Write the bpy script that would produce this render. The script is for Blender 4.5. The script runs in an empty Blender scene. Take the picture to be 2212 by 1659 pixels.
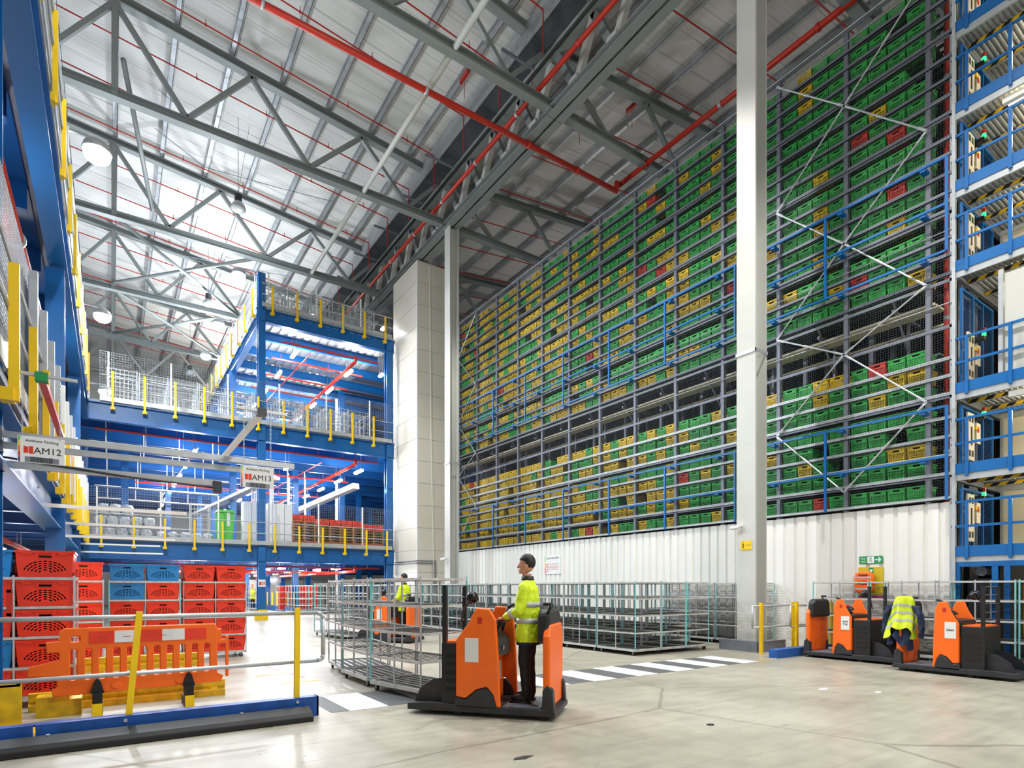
import bpy, bmesh, math, random
from mathutils import Vector, Matrix
random.seed(7)
SC = bpy.context.scene
COL = SC.collection
PI = math.pi

# ------------------------------------------------------------------ materials
def lin(hexv):
    r, g, b = ((hexv >> 16) & 255) / 255, ((hexv >> 8) & 255) / 255, (hexv & 255) / 255
    f = lambda c: c / 12.92 if c <= 0.04045 else ((c + 0.055) / 1.055) ** 2.4
    return (f(r), f(g), f(b), 1.0)

def mat(name, hexv, rough=0.5, metal=0.0, vary=0.0, scale=3.0, bump=0.0, spec=0.5, emit=None, estr=0.0):
    m = bpy.data.materials.new(name)
    m.use_nodes = True
    nt = m.node_tree
    b = nt.nodes['Principled BSDF']
    b.inputs['Base Color'].default_value = lin(hexv)
    b.inputs['Roughness'].default_value = rough
    b.inputs['Metallic'].default_value = metal
    b.inputs['Specular IOR Level'].default_value = spec
    if emit is not None:
        b.inputs['Emission Color'].default_value = lin(emit)
        b.inputs['Emission Strength'].default_value = estr
    if vary > 0 or bump > 0:
        tc = nt.nodes.new('ShaderNodeTexCoord')
        nz = nt.nodes.new('ShaderNodeTexNoise')
        nz.inputs['Scale'].default_value = scale
        nz.inputs['Detail'].default_value = 4.0
        nt.links.new(tc.outputs['Object'], nz.inputs['Vector'])
        if vary > 0:
            mr = nt.nodes.new('ShaderNodeMapRange')
            mr.inputs['From Min'].default_value = 0.3
            mr.inputs['From Max'].default_value = 0.7
            mr.inputs['To Min'].default_value = 1.0 - vary
            mr.inputs['To Max'].default_value = 1.0 + vary * 0.4
            nt.links.new(nz.outputs['Fac'], mr.inputs['Value'])
            mx = nt.nodes.new('ShaderNodeMix')
            mx.data_type = 'RGBA'; mx.blend_type = 'MULTIPLY'
            mx.inputs['Factor'].default_value = 1.0
            mx.inputs['A'].default_value = lin(hexv)
            nt.links.new(mr.outputs['Result'], mx.inputs['B'])
            nt.links.new(mx.outputs['Result'], b.inputs['Base Color'])
        if bump > 0:
            bp = nt.nodes.new('ShaderNodeBump')
            bp.inputs['Strength'].default_value = bump
            bp.inputs['Distance'].default_value = 0.02
            nt.links.new(nz.outputs['Fac'], bp.inputs['Height'])
            nt.links.new(bp.outputs['Normal'], b.inputs['Normal'])
    return m

M = {}
M['white'] = mat('white_paint', 0xEDEDE8, 0.45)
M['cream'] = mat('cream_panel', 0xEFE6CF, 0.5)
M['column'] = mat('column_grey_paint', 0xC6C7C0, 0.5, vary=0.06, scale=1.2)
M['truss'] = mat('truss_grey_paint', 0x868D8B, 0.45, vary=0.06, scale=1.0)
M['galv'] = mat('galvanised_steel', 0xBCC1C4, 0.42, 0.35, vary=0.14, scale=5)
M['galvdullshade'] = mat('dull_shaded_galvanised_steel', 0x848894, 0.5, 0.35, vary=0.12, scale=6)  # dull steel, darkened so the upper rack beams look less lit
M['steel'] = mat('bright_steel', 0xC9CBC8, 0.42, 0.2, vary=0.25, scale=9)
M['shelfdark'] = mat('dark_wire_shelf', 0x4A4C4A, 0.6, 0.3, vary=0.3, scale=8)
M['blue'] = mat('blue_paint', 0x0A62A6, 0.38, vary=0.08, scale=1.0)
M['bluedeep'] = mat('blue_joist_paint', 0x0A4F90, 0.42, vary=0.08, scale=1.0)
M['yellow'] = mat('yellow_paint', 0xF6CB06, 0.42, vary=0.08, scale=4)
M['yelworn'] = mat('worn_yellow_paint', 0xE3B90F, 0.5, vary=0.35, scale=7)
M['red'] = mat('red_pipe_paint', 0xC5301F, 0.35)
M['redthin'] = mat('dark_red_pipe_paint', 0xB2241C, 0.4)
M['cgreen'] = mat('green_crate_plastic', 0x38B64E, 0.45, vary=0.12, scale=2)
M['cyellow'] = mat('yellow_crate_plastic', 0xEBC81E, 0.45, vary=0.12, scale=2)
M['cred'] = mat('red_crate_plastic', 0xDC4030, 0.45, vary=0.1, scale=2)
M['tred'] = mat('red_tote_plastic', 0xEE3D20, 0.4, vary=0.07, scale=4)
M['tblue'] = mat('blue_tote_plastic', 0x2487CC, 0.4, vary=0.07, scale=4)
M['orange'] = mat('orange_plastic', 0xFF6E12, 0.42, vary=0.06, scale=4)
M['black'] = mat('black_plastic', 0x1B1B1D, 0.45, vary=0.2, scale=6)
M['rubber'] = mat('black_rubber', 0x161618, 0.6, vary=0.3, scale=9)
M['charcoal'] = mat('charcoal_steel', 0x34353A, 0.45, 0.2, vary=0.3, scale=8)
M['hivis'] = mat('hi_vis_yellow', 0xD4EC22, 0.6)
M['reflect'] = mat('reflective_band', 0xB6B9BC, 0.35)
M['navy'] = mat('navy_cloth', 0x1C2C4C, 0.8, vary=0.2, scale=14, bump=0.3)
M['trouser'] = mat('black_trouser_cloth', 0x1D1C20, 0.85, vary=0.2, scale=12)
M['skin'] = mat('skin', 0xC79078, 0.5)
M['hair'] = mat('dark_hair', 0x1A1614, 0.6)
M['eye'] = mat('eye_white', 0xEDEDEA, 0.25)
M['wood'] = mat('pallet_wood', 0xA77B47, 0.8, vary=0.35, scale=9)
M['green'] = mat('green_plastic', 0x52C63A, 0.45)
M['signgreen'] = mat('safety_green', 0x0F8C4B, 0.5)
M['ink'] = mat('black_ink', 0x2A2A2C, 0.6)
M['paper'] = mat('white_paper', 0xE9EAEA, 0.7)
M['olive'] = mat('mustard_board', 0xC3AE14, 0.55)
M['magenta'] = mat('magenta_strip', 0xA3157F, 0.55)
M['cyan'] = mat('turquoise_paint', 0x7FD2D4, 0.4, 0.0, vary=0.15, scale=7)
M['bag'] = mat('grey_plastic_film', 0xC9CED2, 0.3, vary=0.3, scale=9, bump=0.6)
M['dark'] = mat('recess_shade', 0x131416, 0.8)  # near-black colour that paints shade into recesses
M['gutter'] = mat('dark_gutter_metal', 0x54585E, 0.5, 0.3, vary=0.25, scale=2)
M['lamp'] = mat('lamp_glow', 0xFFFFFF, 0.4, emit=0xF2F6FF, estr=40.0)
M['flood'] = mat('flood_lamp_glow', 0xFFFFFF, 0.4, emit=0xEAF2FF, estr=160.0)
M['warm'] = mat('warm_tube_glow', 0xFFFFFF, 0.4, emit=0xFFE9B8, estr=14.0)
M['ledgreen'] = mat('green_signal_light', 0x20C060, 0.3, emit=0x20FF70, estr=3.0)
M['boxwhite'] = mat('white_cladding', 0xDFDACA, 0.42, vary=0.05, scale=0.6)
M['roofend'] = mat('end_wall_sheet', 0xC9CAC8, 0.6)
M['brown'] = mat('brown_floor_board', 0xA8562F, 0.6)
M['glassoff'] = mat('unlit_lamp_glass', 0xC9CFCC, 0.25)
M['mirror'] = mat('black_round_mirror', 0x141416, 0.2)
M['netting'] = mat('thin_grey_wire', 0x4A4F55, 0.5, 0.4)
M['plinth'] = mat('grey_concrete_plinth', 0x74726C, 0.8, vary=0.2, scale=5)
M['label'] = mat('white_label', 0xE6E6E2, 0.6)

def stripes(name, h1, h2, scale, diag=True):
    m = bpy.data.materials.new(name); m.use_nodes = True
    nt = m.node_tree; b = nt.nodes['Principled BSDF']
    tc = nt.nodes.new('ShaderNodeTexCoord')
    mp = nt.nodes.new('ShaderNodeMapping')
    wv = nt.nodes.new('ShaderNodeTexWave'); wv.wave_type = 'BANDS'; wv.bands_direction = 'DIAGONAL' if diag else 'Y'
    wv.inputs['Scale'].default_value = scale
    cr = nt.nodes.new('ShaderNodeValToRGB'); cr.color_ramp.interpolation = 'CONSTANT'
    cr.color_ramp.elements[0].color = lin(h1); cr.color_ramp.elements[1].position = 0.5; cr.color_ramp.elements[1].color = lin(h2)
    nt.links.new(tc.outputs['Object'], mp.inputs['Vector']); nt.links.new(mp.outputs['Vector'], wv.inputs['Vector'])
    nt.links.new(wv.outputs['Fac'], cr.inputs['Fac']); nt.links.new(cr.outputs['Color'], b.inputs['Base Color'])
    b.inputs['Roughness'].default_value = 0.5
    return m
M['hazard'] = stripes('hazard_stripe_tape', 0xE8B91A, 0x17171A, 2.2)

# ------------------------------------------------------------------ mesh builder
BOXF = [(0, 3, 2, 1), (4, 5, 6, 7), (0, 1, 5, 4), (1, 2, 6, 5), (2, 3, 7, 6), (3, 0, 4, 7)]
class MB:
    def __init__(s): s.v, s.f, s.m, s.k = [], [], [], 0
    def mat(s, k): s.k = k; return s
    def add(s, vs, fs):
        n = len(s.v); s.v.extend(vs)
        for f in fs: s.f.append(tuple(i + n for i in f)); s.m.append(s.k)
        return s
    def box(s, x0, y0, z0, x1, y1, z1):
        if x0 > x1: x0, x1 = x1, x0
        if y0 > y1: y0, y1 = y1, y0
        if z0 > z1: z0, z1 = z1, z0
        return s.add([(x0, y0, z0), (x1, y0, z0), (x1, y1, z0), (x0, y1, z0), (x0, y0, z1), (x1, y0, z1), (x1, y1, z1), (x0, y1, z1)], BOXF)
    def cbox(s, x, y, z, w, d, h): return s.box(x - w / 2, y - d / 2, z, x + w / 2, y + d / 2, z + h)
    def bar(s, p, q, w, h, up=(0, 0, 1)):
        p, q = Vector(p), Vector(q); d = (q - p).normalized(); up = Vector(up)
        if abs(d.dot(up)) > 0.99: up = Vector((1, 0, 0))
        sd = d.cross(up).normalized(); u = sd.cross(d).normalized()
        sd *= w / 2; u *= h / 2
        return s.add([tuple(p - sd - u), tuple(p + sd - u), tuple(p + sd + u), tuple(p - sd + u), tuple(q - sd - u), tuple(q + sd - u), tuple(q + sd + u), tuple(q - sd + u)],
                     [(0, 1, 2, 3), (7, 6, 5, 4), (4, 5, 1, 0), (5, 6, 2, 1), (6, 7, 3, 2), (7, 4, 0, 3)])
    def ibeam(s, p, q, w, h, tf=0.03, tw=0.02, up=(0, 0, 1)):
        p, q = Vector(p), Vector(q); d = (q - p).normalized(); u = Vector(up)
        sd = d.cross(u).normalized(); u = sd.cross(d).normalized()
        o = u * (h / 2 - tf / 2)
        s.bar(p + o, q + o, w, tf, u); s.bar(p - o, q - o, w, tf, u); s.bar(p, q, tw, h - 2 * tf, u)
        return s
    def tube(s, p, q, r, n=8, r2=None, cap=True):
        p, q = Vector(p), Vector(q); d = (q - p).normalized()
        a = d.orthogonal().normalized(); b = d.cross(a); r2 = r if r2 is None else r2
        vs = []
        for c, rr in ((p, r), (q, r2)):
            for i in range(n):
                t = 2 * PI * i / n
                vs.append(tuple(c + a * (rr * math.cos(t)) + b * (rr * math.sin(t))))
        fs = [(i, (i + 1) % n, n + (i + 1) % n, n + i) for i in range(n)]
        if cap: fs += [tuple(reversed(range(n))), tuple(range(n, 2 * n))]
        return s.add(vs, fs)
    def path(s, pts, r, n=8):
        for i in range(len(pts) - 1): s.tube(pts[i], pts[i + 1], r, n)
        for p in pts[1:-1]: s.ball(p, r, 6, 4)
        return s
    def ball(s, c, r, n=10, m=6, sx=1, sy=1, sz=1):
        vs = [(c[0], c[1], c[2] + r * sz)]
        for j in range(1, m):
            ph = PI * j / m
            for i in range(n):
                th = 2 * PI * i / n
                vs.append((c[0] + r * sx * math.sin(ph) * math.cos(th), c[1] + r * sy * math.sin(ph) * math.sin(th), c[2] + r * sz * math.cos(ph)))
        vs.append((c[0], c[1], c[2] - r * sz)); L = len(vs) - 1
        fs = [(0, 1 + i, 1 + (i + 1) % n) for i in range(n)]
        for j in range(m - 2):
            a = 1 + j * n; b = a + n
            fs += [(a + i, b + i, b + (i + 1) % n, a + (i + 1) % n) for i in range(n)]
        a = 1 + (m - 2) * n
        fs += [(a + (i + 1) % n, a + i, L) for i in range(n)]
        return s.add(vs, fs)
    def lathe(s, c, prof, n=14):
        # prof: list of (radius, z)
        vs, k = [], len(prof)
        for r, z in prof:
            for i in range(n):
                t = 2 * PI * i / n
                vs.append((c[0] + r * math.cos(t), c[1] + r * math.sin(t), c[2] + z))
        fs = [(j * n + i, j * n + (i + 1) % n, (j + 1) * n + (i + 1) % n, (j + 1) * n + i) for j in range(k - 1) for i in range(n)]
        fs += [tuple(reversed(range(n))), tuple(range((k - 1) * n, k * n))]
        return s.add(vs, fs)
    def prism(s, pts, axis, a, b):
        # pts: 2D outline; axis 0/1/2 = extrusion axis from a to b
        def P(u, v, t): return (t, u, v) if axis == 0 else (u, t, v) if axis == 1 else (u, v, t)
        n = len(pts)
        vs = [P(u, v, a) for u, v in pts] + [P(u, v, b) for u, v in pts]
        return s.add(vs, [tuple(reversed(range(n))), tuple(range(n, 2 * n))] + [(i, (i + 1) % n, n + (i + 1) % n, n + i) for i in range(n)])
    def merge(s, o, M4=None):
        vs = [tuple(M4 @ Vector(v)) for v in o.v] if M4 is not None else o.v
        n = len(s.v); s.v.extend(vs)
        s.f.extend(tuple(i + n for i in f) for f in o.f); s.m.extend(o.m)
        return s
    def xf(s, fn): s.v = [fn(*v) for v in s.v]; return s
    def mesh(s, name, mats, smooth=False, fix=True):
        me = bpy.data.meshes.new(name)
        me.from_pydata(s.v, [], s.f)
        for m in (mats if isinstance(mats, (list, tuple)) else [mats]): me.materials.append(m)
        if any(s.m): me.polygons.foreach_set('material_index', s.m)
        if fix and len(s.f) < 60000:
            bm = bmesh.new(); bm.from_mesh(me); bmesh.ops.recalc_face_normals(bm, faces=bm.faces); bm.to_mesh(me); bm.free()
        if smooth: me.polygons.foreach_set('use_smooth', [True] * len(me.polygons))
        me.update()
        return me
    def build(s, name, mats, parent=None, world=False, smooth=False, bevel=0.0):
        if world and parent is not None:
            L = parent.location; s.v = [(x - L.x, y - L.y, z - L.z) for x, y, z in s.v]
        o = bpy.data.objects.new(name, s.mesh(name, mats, smooth)); COL.objects.link(o)
        if parent is not None: o.parent = parent
        if bevel > 0:
            b = o.modifiers.new('b', 'BEVEL'); b.width = bevel; b.segments = 2; b.limit_method = 'ANGLE'
        return o

def tag(o, label=None, cat=None, group=None, kind=None):
    if label: o['label'] = label
    if cat: o['category'] = cat
    if group: o['group'] = group
    if kind: o['kind'] = kind
    return o
def thing(name, label, cat, loc=(0, 0, 0), rz=0.0, group=None, kind='thing'):
    o = bpy.data.objects.new(name, None); o.empty_display_size = 0.2; COL.objects.link(o)
    o.location = loc; o.rotation_euler = (0, 0, rz)
    return tag(o, label, cat, group, kind)
KIDS = {}
def copy_tree(o, parent=None):
    c = o.copy(); COL.objects.link(c)
    if parent is not None: c.parent = parent
    for ch in o.children: copy_tree(ch, c)
    return c
def dup(root, loc, rz=None, label=None, group=None):
    c = copy_tree(root); c.location = loc
    if rz is not None: c.rotation_euler = (0, 0, rz)
    if label: c['label'] = label
    if group: c['group'] = group
    return c
def remesh_obj(o, name=None):
    dg = bpy.context.evaluated_depsgraph_get()
    me = bpy.data.meshes.new_from_object(o.evaluated_get(dg))
    return me
def curve_mesh(outer, holes, thick, bevel=0.0):
    cu = bpy.data.curves.new('c', 'CURVE'); cu.dimensions = '2D'; cu.fill_mode = 'BOTH'
    cu.extrude = max(thick / 2 - bevel, 0.0005); cu.bevel_depth = bevel; cu.bevel_resolution = 1
    for loop in [outer] + list(holes):
        sp = cu.splines.new('POLY'); sp.points.add(len(loop) - 1); sp.use_cyclic_u = True
        for p, q in zip(sp.points, loop): p.co = (q[0], q[1], 0, 1)
    o = bpy.data.objects.new('c', cu); COL.objects.link(o)
    me = remesh_obj(o); bpy.data.objects.remove(o); bpy.data.curves.remove(cu)
    return me
def flat(name, outer, holes, thick, m, parent, loc=(0, 0, 0), face='-Y', bevel=0.0):
    """outline in (across, up) -> upright plate; face '-Y' (x across) or '-X' (y across, mirrored)"""
    me = curve_mesh(outer, holes, thick, bevel)
    if face == '-Y': R = Matrix(((1, 0, 0, 0), (0, 0, -1, 0), (0, 1, 0, 0), (0, 0, 0, 1)))
    elif face == '-X': R = Matrix(((0, 0, -1, 0), (-1, 0, 0, 0), (0, 1, 0, 0), (0, 0, 0, 1)))
    else: R = Matrix.Identity(4)
    me.transform(Matrix.Translation(loc) @ R)
    me.materials.clear(); me.materials.append(m); me.name = name
    o = bpy.data.objects.new(name, me); COL.objects.link(o)
    if parent is not None: o.parent = parent
    return o
def rrect(x0, y0, x1, y1, r, n=4):
    out = []
    for cx, cy, a in ((x1 - r, y1 - r, 0), (x0 + r, y1 - r, 90), (x0 + r, y0 + r, 180), (x1 - r, y0 + r, 270)):
        for i in range(n + 1):
            t = math.radians(a + 90 * i / n); out.append((cx + r * math.cos(t), cy + r * math.sin(t)))
    return out
def text(name, body, size, m, parent, loc, face='-Y', align='CENTER', thick=0.001, sx=1.0):
    cu = bpy.data.curves.new('t', 'FONT'); cu.body = body; cu.size = size; cu.align_x = align; cu.align_y = 'CENTER'; cu.extrude = thick; cu.space_line = 0.9
    o = bpy.data.objects.new('t', cu); COL.objects.link(o); me = remesh_obj(o)
    bpy.data.objects.remove(o); bpy.data.curves.remove(cu)
    if face == '-Y': R = Matrix(((sx, 0, 0, 0), (0, 0, -1, 0), (0, 1, 0, 0), (0, 0, 0, 1)))
    else: R = Matrix(((0, 0, -1, 0), (-sx, 0, 0, 0), (0, 1, 0, 0), (0, 0, 0, 1)))
    me.transform(Matrix.Translation(loc) @ R); me.materials.clear(); me.materials.append(m); me.name = name
    o = bpy.data.objects.new(name, me); COL.objects.link(o); o.parent = parent
    return o
NTH = ['first', 'second', 'third', 'fourth', 'fifth', 'sixth', 'seventh', 'eighth', 'ninth', 'tenth', 'eleventh', 'twelfth', 'thirteenth', 'fourteenth', 'fifteenth', 'sixteenth', 'seventeenth', 'eighteenth', 'nineteenth', 'twentieth', 'twenty-first', 'twenty-second', 'twenty-third', 'twenty-fourth', 'twenty-fifth', 'twenty-sixth']
# ------------------------------------------------------------------ camera
cam_d = bpy.data.cameras.new('camera'); cam = bpy.data.objects.new('camera', cam_d); COL.objects.link(cam)
cam.location = (0, 0, 1.55)
cam.rotation_euler = (PI / 2, 0, -math.radians(34.4))
cam_d.sensor_width = 36.0; cam_d.lens = 36.0 * 1264 / 2212
cam_d.shift_y = (1270 - 829.5) / 2212
cam_d.clip_end = 300
SC.camera = cam
SC.view_settings.view_transform = 'Standard'; SC.view_settings.look = 'None'
SC.view_settings.exposure = 0.2; SC.view_settings.gamma = 1.0
SC.view_settings.use_curve_mapping = False
try:
    SC.cycles.use_denoising = True; SC.cycles.denoiser = 'OPENIMAGEDENOISE'
    SC.cycles.max_bounces = 6; SC.cycles.diffuse_bounces = 3; SC.cycles.glossy_bounces = 3
    SC.cycles.sample_clamp_indirect = 4.0; SC.cycles.caustics_reflective = False; SC.cycles.caustics_refractive = False
except Exception as e: print(e)
w = bpy.data.worlds.new('world'); SC.world = w; w.use_nodes = True
w.node_tree.nodes['Background'].inputs['Color'].default_value = (0.93, 0.96, 1.0, 1)
w.node_tree.nodes['Background'].inputs['Strength'].default_value = 0.3

# ------------------------------------------------------------------ floor
def concrete():
    m = bpy.data.materials.new('sealed_concrete_floor'); m.use_nodes = True
    nt = m.node_tree; N = nt.nodes; L = nt.links; b = N['Principled BSDF']
    tc = N.new('ShaderNodeTexCoord')
    def noise(sc, det, stretch=(1, 1, 1), rot=0):
        mp = N.new('ShaderNodeMapping'); mp.inputs['Scale'].default_value = stretch; mp.inputs['Rotation'].default_value = (0, 0, rot)
        n = N.new('ShaderNodeTexNoise'); n.inputs['Scale'].default_value = sc; n.inputs['Detail'].default_value = det; n.inputs['Roughness'].default_value = 0.6
        L.new(tc.outputs['Object'], mp.inputs['Vector']); L.new(mp.outputs['Vector'], n.inputs['Vector']); return n
    def ramp(n, p0, c0, p1, c1):
        r = N.new('ShaderNodeValToRGB'); r.color_ramp.elements[0].position = p0; r.color_ramp.elements[1].position = p1
        r.color_ramp.elements[0].color = c0; r.color_ramp.elements[1].color = c1; L.new(n.outputs['Fac'], r.inputs['Fac']); return r
    def mul(a, bb):
        x = N.new('ShaderNodeMix'); x.data_type = 'RGBA'; x.blend_type = 'MULTIPLY'; x.inputs['Factor'].default_value = 1
        L.new(a, x.inputs['A']); L.new(bb, x.inputs['B']); return x.outputs['Result']
    g = lambda v: (v, v, v, 1)
    big = ramp(noise(0.35, 5), 0.32, lin(0x979282), 0.68, lin(0xB7B2A2))
    med = ramp(noise(3.0, 6), 0.3, g(0.86), 0.7, g(1.04))
    streak = ramp(noise(2.0, 3, (0.35, 4.5, 1), 0.35), 0.3, g(0.84), 0.55, g(1.0))
    dirt = ramp(noise(5.5, 8, (0.6, 2.5, 1), 0.25), 0.30, g(0.42), 0.35, g(1.0))
    c = mul(mul(mul(big.outputs['Color'], med.outputs['Color']), streak.outputs['Color']), dirt.outputs['Color'])
    # hairline cracks
    vo = N.new('ShaderNodeTexVoronoi'); vo.feature = 'DISTANCE_TO_EDGE'; vo.inputs['Scale'].default_value = 0.16
    wn = noise(1.3, 4); mp = N.new('ShaderNodeMix'); mp.data_type = 'VECTOR'; mp.inputs['Factor'].default_value = 0.12
    L.new(tc.outputs['Object'], mp.inputs['A']); L.new(wn.outputs['Color'], mp.inputs['B']); L.new(mp.outputs['Result'], vo.inputs['Vector'])
    r = N.new('ShaderNodeValToRGB'); r.color_ramp.elements[0].position = 0.0; r.color_ramp.elements[1].position = 0.004
    r.color_ramp.elements[0].color = g(0.6); r.color_ramp.elements[1].color = g(1); L.new(vo.outputs['Distance'], r.inputs['Fac'])
    c = mul(c, r.outputs['Color'])
    L.new(c, b.inputs['Base Color'])
    rr = N.new('ShaderNodeMapRange'); rr.inputs['From Min'].default_value = 0.3; rr.inputs['From Max'].default_value = 0.7
    rr.inputs['To Min'].default_value = 0.26; rr.inputs['To Max'].default_value = 0.5
    L.new(noise(1.1, 5).outputs['Fac'], rr.inputs['Value']); L.new(rr.outputs['Result'], b.inputs['Roughness'])
    return m
M['floor'] = concrete()
fl = MB().box(-14, -12, -0.2, 36, 66, 0).build('floor', M['floor']); tag(fl, 'worn sealed concrete warehouse floor', 'floor', kind='structure')

# ------------------------------------------------------------------ roof (two slopes meeting at the gutter above the girder)
def roofsheet():
    m = bpy.data.materials.new('roof_liner_sheet'); m.use_nodes = True
    nt = m.node_tree; N = nt.nodes; L = nt.links; b = N['Principled BSDF']
    tc = N.new('ShaderNodeTexCoord'); sp = N.new('ShaderNodeSeparateXYZ'); L.new(tc.outputs['Object'], sp.inputs['Vector'])
    def lines(pitch, wid):
        d = N.new('ShaderNodeMath'); d.operation = 'DIVIDE'; d.inputs[1].default_value = pitch; L.new(sp.outputs['Y'], d.inputs[0])
        f = N.new('ShaderNodeMath'); f.operation = 'FRACT'; L.new(d.outputs[0], f.inputs[0])
        c = N.new('ShaderNodeMath'); c.operation = 'GREATER_THAN'; c.inputs[1].default_value = wid / pitch; L.new(f.outputs[0], c.inputs[0]); return c
    a = lines(1.0, 0.025); bb = lines(0.2, 0.05)
    mr = N.new('ShaderNodeMapRange'); mr.inputs['To Min'].default_value = 0.62; mr.inputs['To Max'].default_value = 1; L.new(a.outputs[0], mr.inputs['Value'])
    m2 = N.new('ShaderNodeMapRange'); m2.inputs['To Min'].default_value = 0.95; m2.inputs['To Max'].default_value = 1; L.new(bb.outputs[0], m2.inputs['Value'])
    pr = N.new('ShaderNodeMath'); pr.operation = 'MULTIPLY'; L.new(mr.outputs[0], pr.inputs[0]); L.new(m2.outputs[0], pr.inputs[1])
    mx = N.new('ShaderNodeMix'); mx.data_type = 'RGBA'; mx.blend_type = 'MULTIPLY'; mx.inputs['Factor'].default_value = 1
    mx.inputs['A'].default_value = lin(0xDADAD6); L.new(pr.outputs[0], mx.inputs['B']); L.new(mx.outputs['Result'], b.inputs['Base Color'])
    b.inputs['Roughness'].default_value = 0.6
    return m
M['roof'] = roofsheet()
XV = 13.2           # valley line
def roof_z(x): return 21.35 + 0.1 * abs(x - XV)
r = MB()
r.prism([(-14, roof_z(-14)), (XV, roof_z(XV)), (36, roof_z(36)), (36, roof_z(36) + .3), (XV, roof_z(XV) + .3), (-14, roof_z(-14) + .3)], 1, -12, 66)
tag(r.build('ceiling', M['roof']), 'pale sheeted roof lining high above the hall', 'roof', kind='structure')
tag(MB().box(-14, 66, 0, 36, 66.3, 26).build('wall_back', M['roofend']), 'pale far end wall of the hall', 'wall', kind='structure')
tag(MB().box(-14.3, -12, 0, -14, 66.3, 26).build('wall_left', M['roofend']), 'side wall beyond the blue mezzanine', 'wall', kind='structure')
tag(MB().box(36, -12, 0, 36.3, 66.3, 26).build('wall_right', M['roofend']), 'side wall beyond the crate racking', 'wall', kind='structure')

# purlins
zp = lambda x: roof_z(x)
kp = 0
x = -5.4
plist = []
while x < XV - 1.0: plist.append(x); x += 1.85
x = XV + 1.6
while x < 33: plist.append(x); x += 1.85
for i, x in enumerate(plist):
    o = MB()
    s = 1 if x < XV else -1
    o.box(x - .09, -8, zp(x) - .24, x + .09, 66, zp(x) - .22).box(x + .07 * s - .01, -8, zp(x) - .24, x + .07 * s + .01, 66, zp(x) - 0.02).box(x - .09, -8, zp(x) - .04, x + .09, 66, zp(x) - .02)
    side = 'over the open lane' if x < XV else 'over the crate racking'
    k = (i if x < XV else i - sum(1 for q in plist if q < XV))
    tag(o.build('purlin', M['galv']), f'galvanised roof purlin {side}, {NTH[(len([q for q in plist if q<XV])-1-k) if x<XV else k]} from the girder', 'purlin', 'roof purlins', 'thing')

# trusses across the hall
TY = [8.6, 16.6, 24.8, 32.8, 40.8, 48.8, 56.8]
TN = ['over the zebra crossing', 'between the two grey columns', 'landing on the rear grey column', 'just beyond the rear column', 'passing over the mezzanine top deck', 'deep over the mezzanine', 'deepest before the end wall']
ZB = 18.85
def ztop(x): return roof_z(x) - 0.42
def truss(y, desc):
    for side in (0, 1):
        if side == 0: xa, xb = -6.5, 13.0
        else: xa, xb = 13.5, 33.0
        t = thing('roof_truss', ('grey roof truss, lamp side, ' if side == 0 else 'grey roof truss, racking side, ') + desc, 'roof truss', (xa if side else xb, y, ZB), group='roof trusses')
        MB().ibeam((xa, y, ZB), (xb, y, ZB), .32, .3, .035, .03).build('bottom_chord', M['truss'], t, True)
        MB().ibeam((xa, y, ztop(xa)), (xb, y, ztop(xb)), .32, .3, .035, .03).build('top_chord', M['truss'], t, True)
        nodes = []
        if side == 0:
            k = 0.1 + 4.45 * 3
            while k > -8:
                nodes.append(('t', min(k, 12.9))); nodes.append(('b', k - 2.22)); k -= 4.45
        else:
            k = 13.6
            while k < 34:
                nodes.append(('t', k)); nodes.append(('b', k + 2.22)); k += 4.45
        P = lambda n: (n[1], y, ztop(n[1]) - .15 if n[0] == 't' else ZB + .15)
        for a, b in zip(nodes, nodes[1:]):
            if min(a[1], b[1]) < -6.6 or max(a[1], b[1]) > 33: continue
            MB().bar(P(a), P(b), .16, .16, (0, 1, 0)).build('diagonal', M['truss'], t, True)
        for xe in (xa, xb): MB().box(xe - .15, y - .2, ZB - .2, xe + .15, y + .2, ZB - .15).build('mount_plate', M['truss'], t, True)
        if side == 0: MB().bar((0.1, y, ZB - .1), (0.1, y, ztop(0.1)), .2, .2, (0, 1, 0)).build('vertical_post', M['truss'], t, True)
for y, d in zip(TY, TN): truss(y, d)

# long girder over the column line, in column bays
XG = 13.25
bays = [(0.2, 8.6), (8.6, 16.6), (16.6, 24.8), (24.8, 32.8), (32.8, 40.8), (40.8, 48.8)]
bn = ['closest bay to the zebra crossing corner', 'bay just beyond the front column', 'bay running up to the rear column', 'bay above the white service shaft', 'bay above the mezzanine', 'bay deepest over the mezzanine']
for (y0, y1), d in zip(bays, bn):
    y0 += .012; y1 -= .012
    t = thing('lattice_girder', 'grey lattice girder along the column line, ' + d, 'girder', (XG, y0, 18.6), group='lattice girders along the columns')
    MB().ibeam((XG - .2, y0, 18.62), (XG - .2, y1, 18.62), .3, .26).ibeam((XG + .2, y0, 18.62), (XG + .2, y1, 18.62), .3, .26).build('bottom_chord', M['truss'], t, True)
    MB().ibeam((XG, y0, 20.75), (XG, y1, 20.75), .4, .26).build('top_chord', M['truss'], t, True)
    n = 4; L = (y1 - y0 - .4) / n
    for i in range(n):
        a, b = y0 + .2 + i * L, y0 + .2 + (i + 1) * L; c = (a + b) / 2
        MB().bar((XG, a, 20.65), (XG, c, 18.75), .26, .2, (1, 0, 0)).build('diagonal', M['column'], t, True)
        MB().bar((XG, c, 18.75), (XG, b, 20.65), .26, .2, (1, 0, 0)).build('diagonal', M['truss'], t, True)
        MB().prism([(c - .28, 18.7), (c + .28, 18.7), (c + .2, 19.15), (c - .2, 19.15)], 0, XG - .16, XG + .16).build('gusset_plate', M['column'], t, True)
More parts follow.
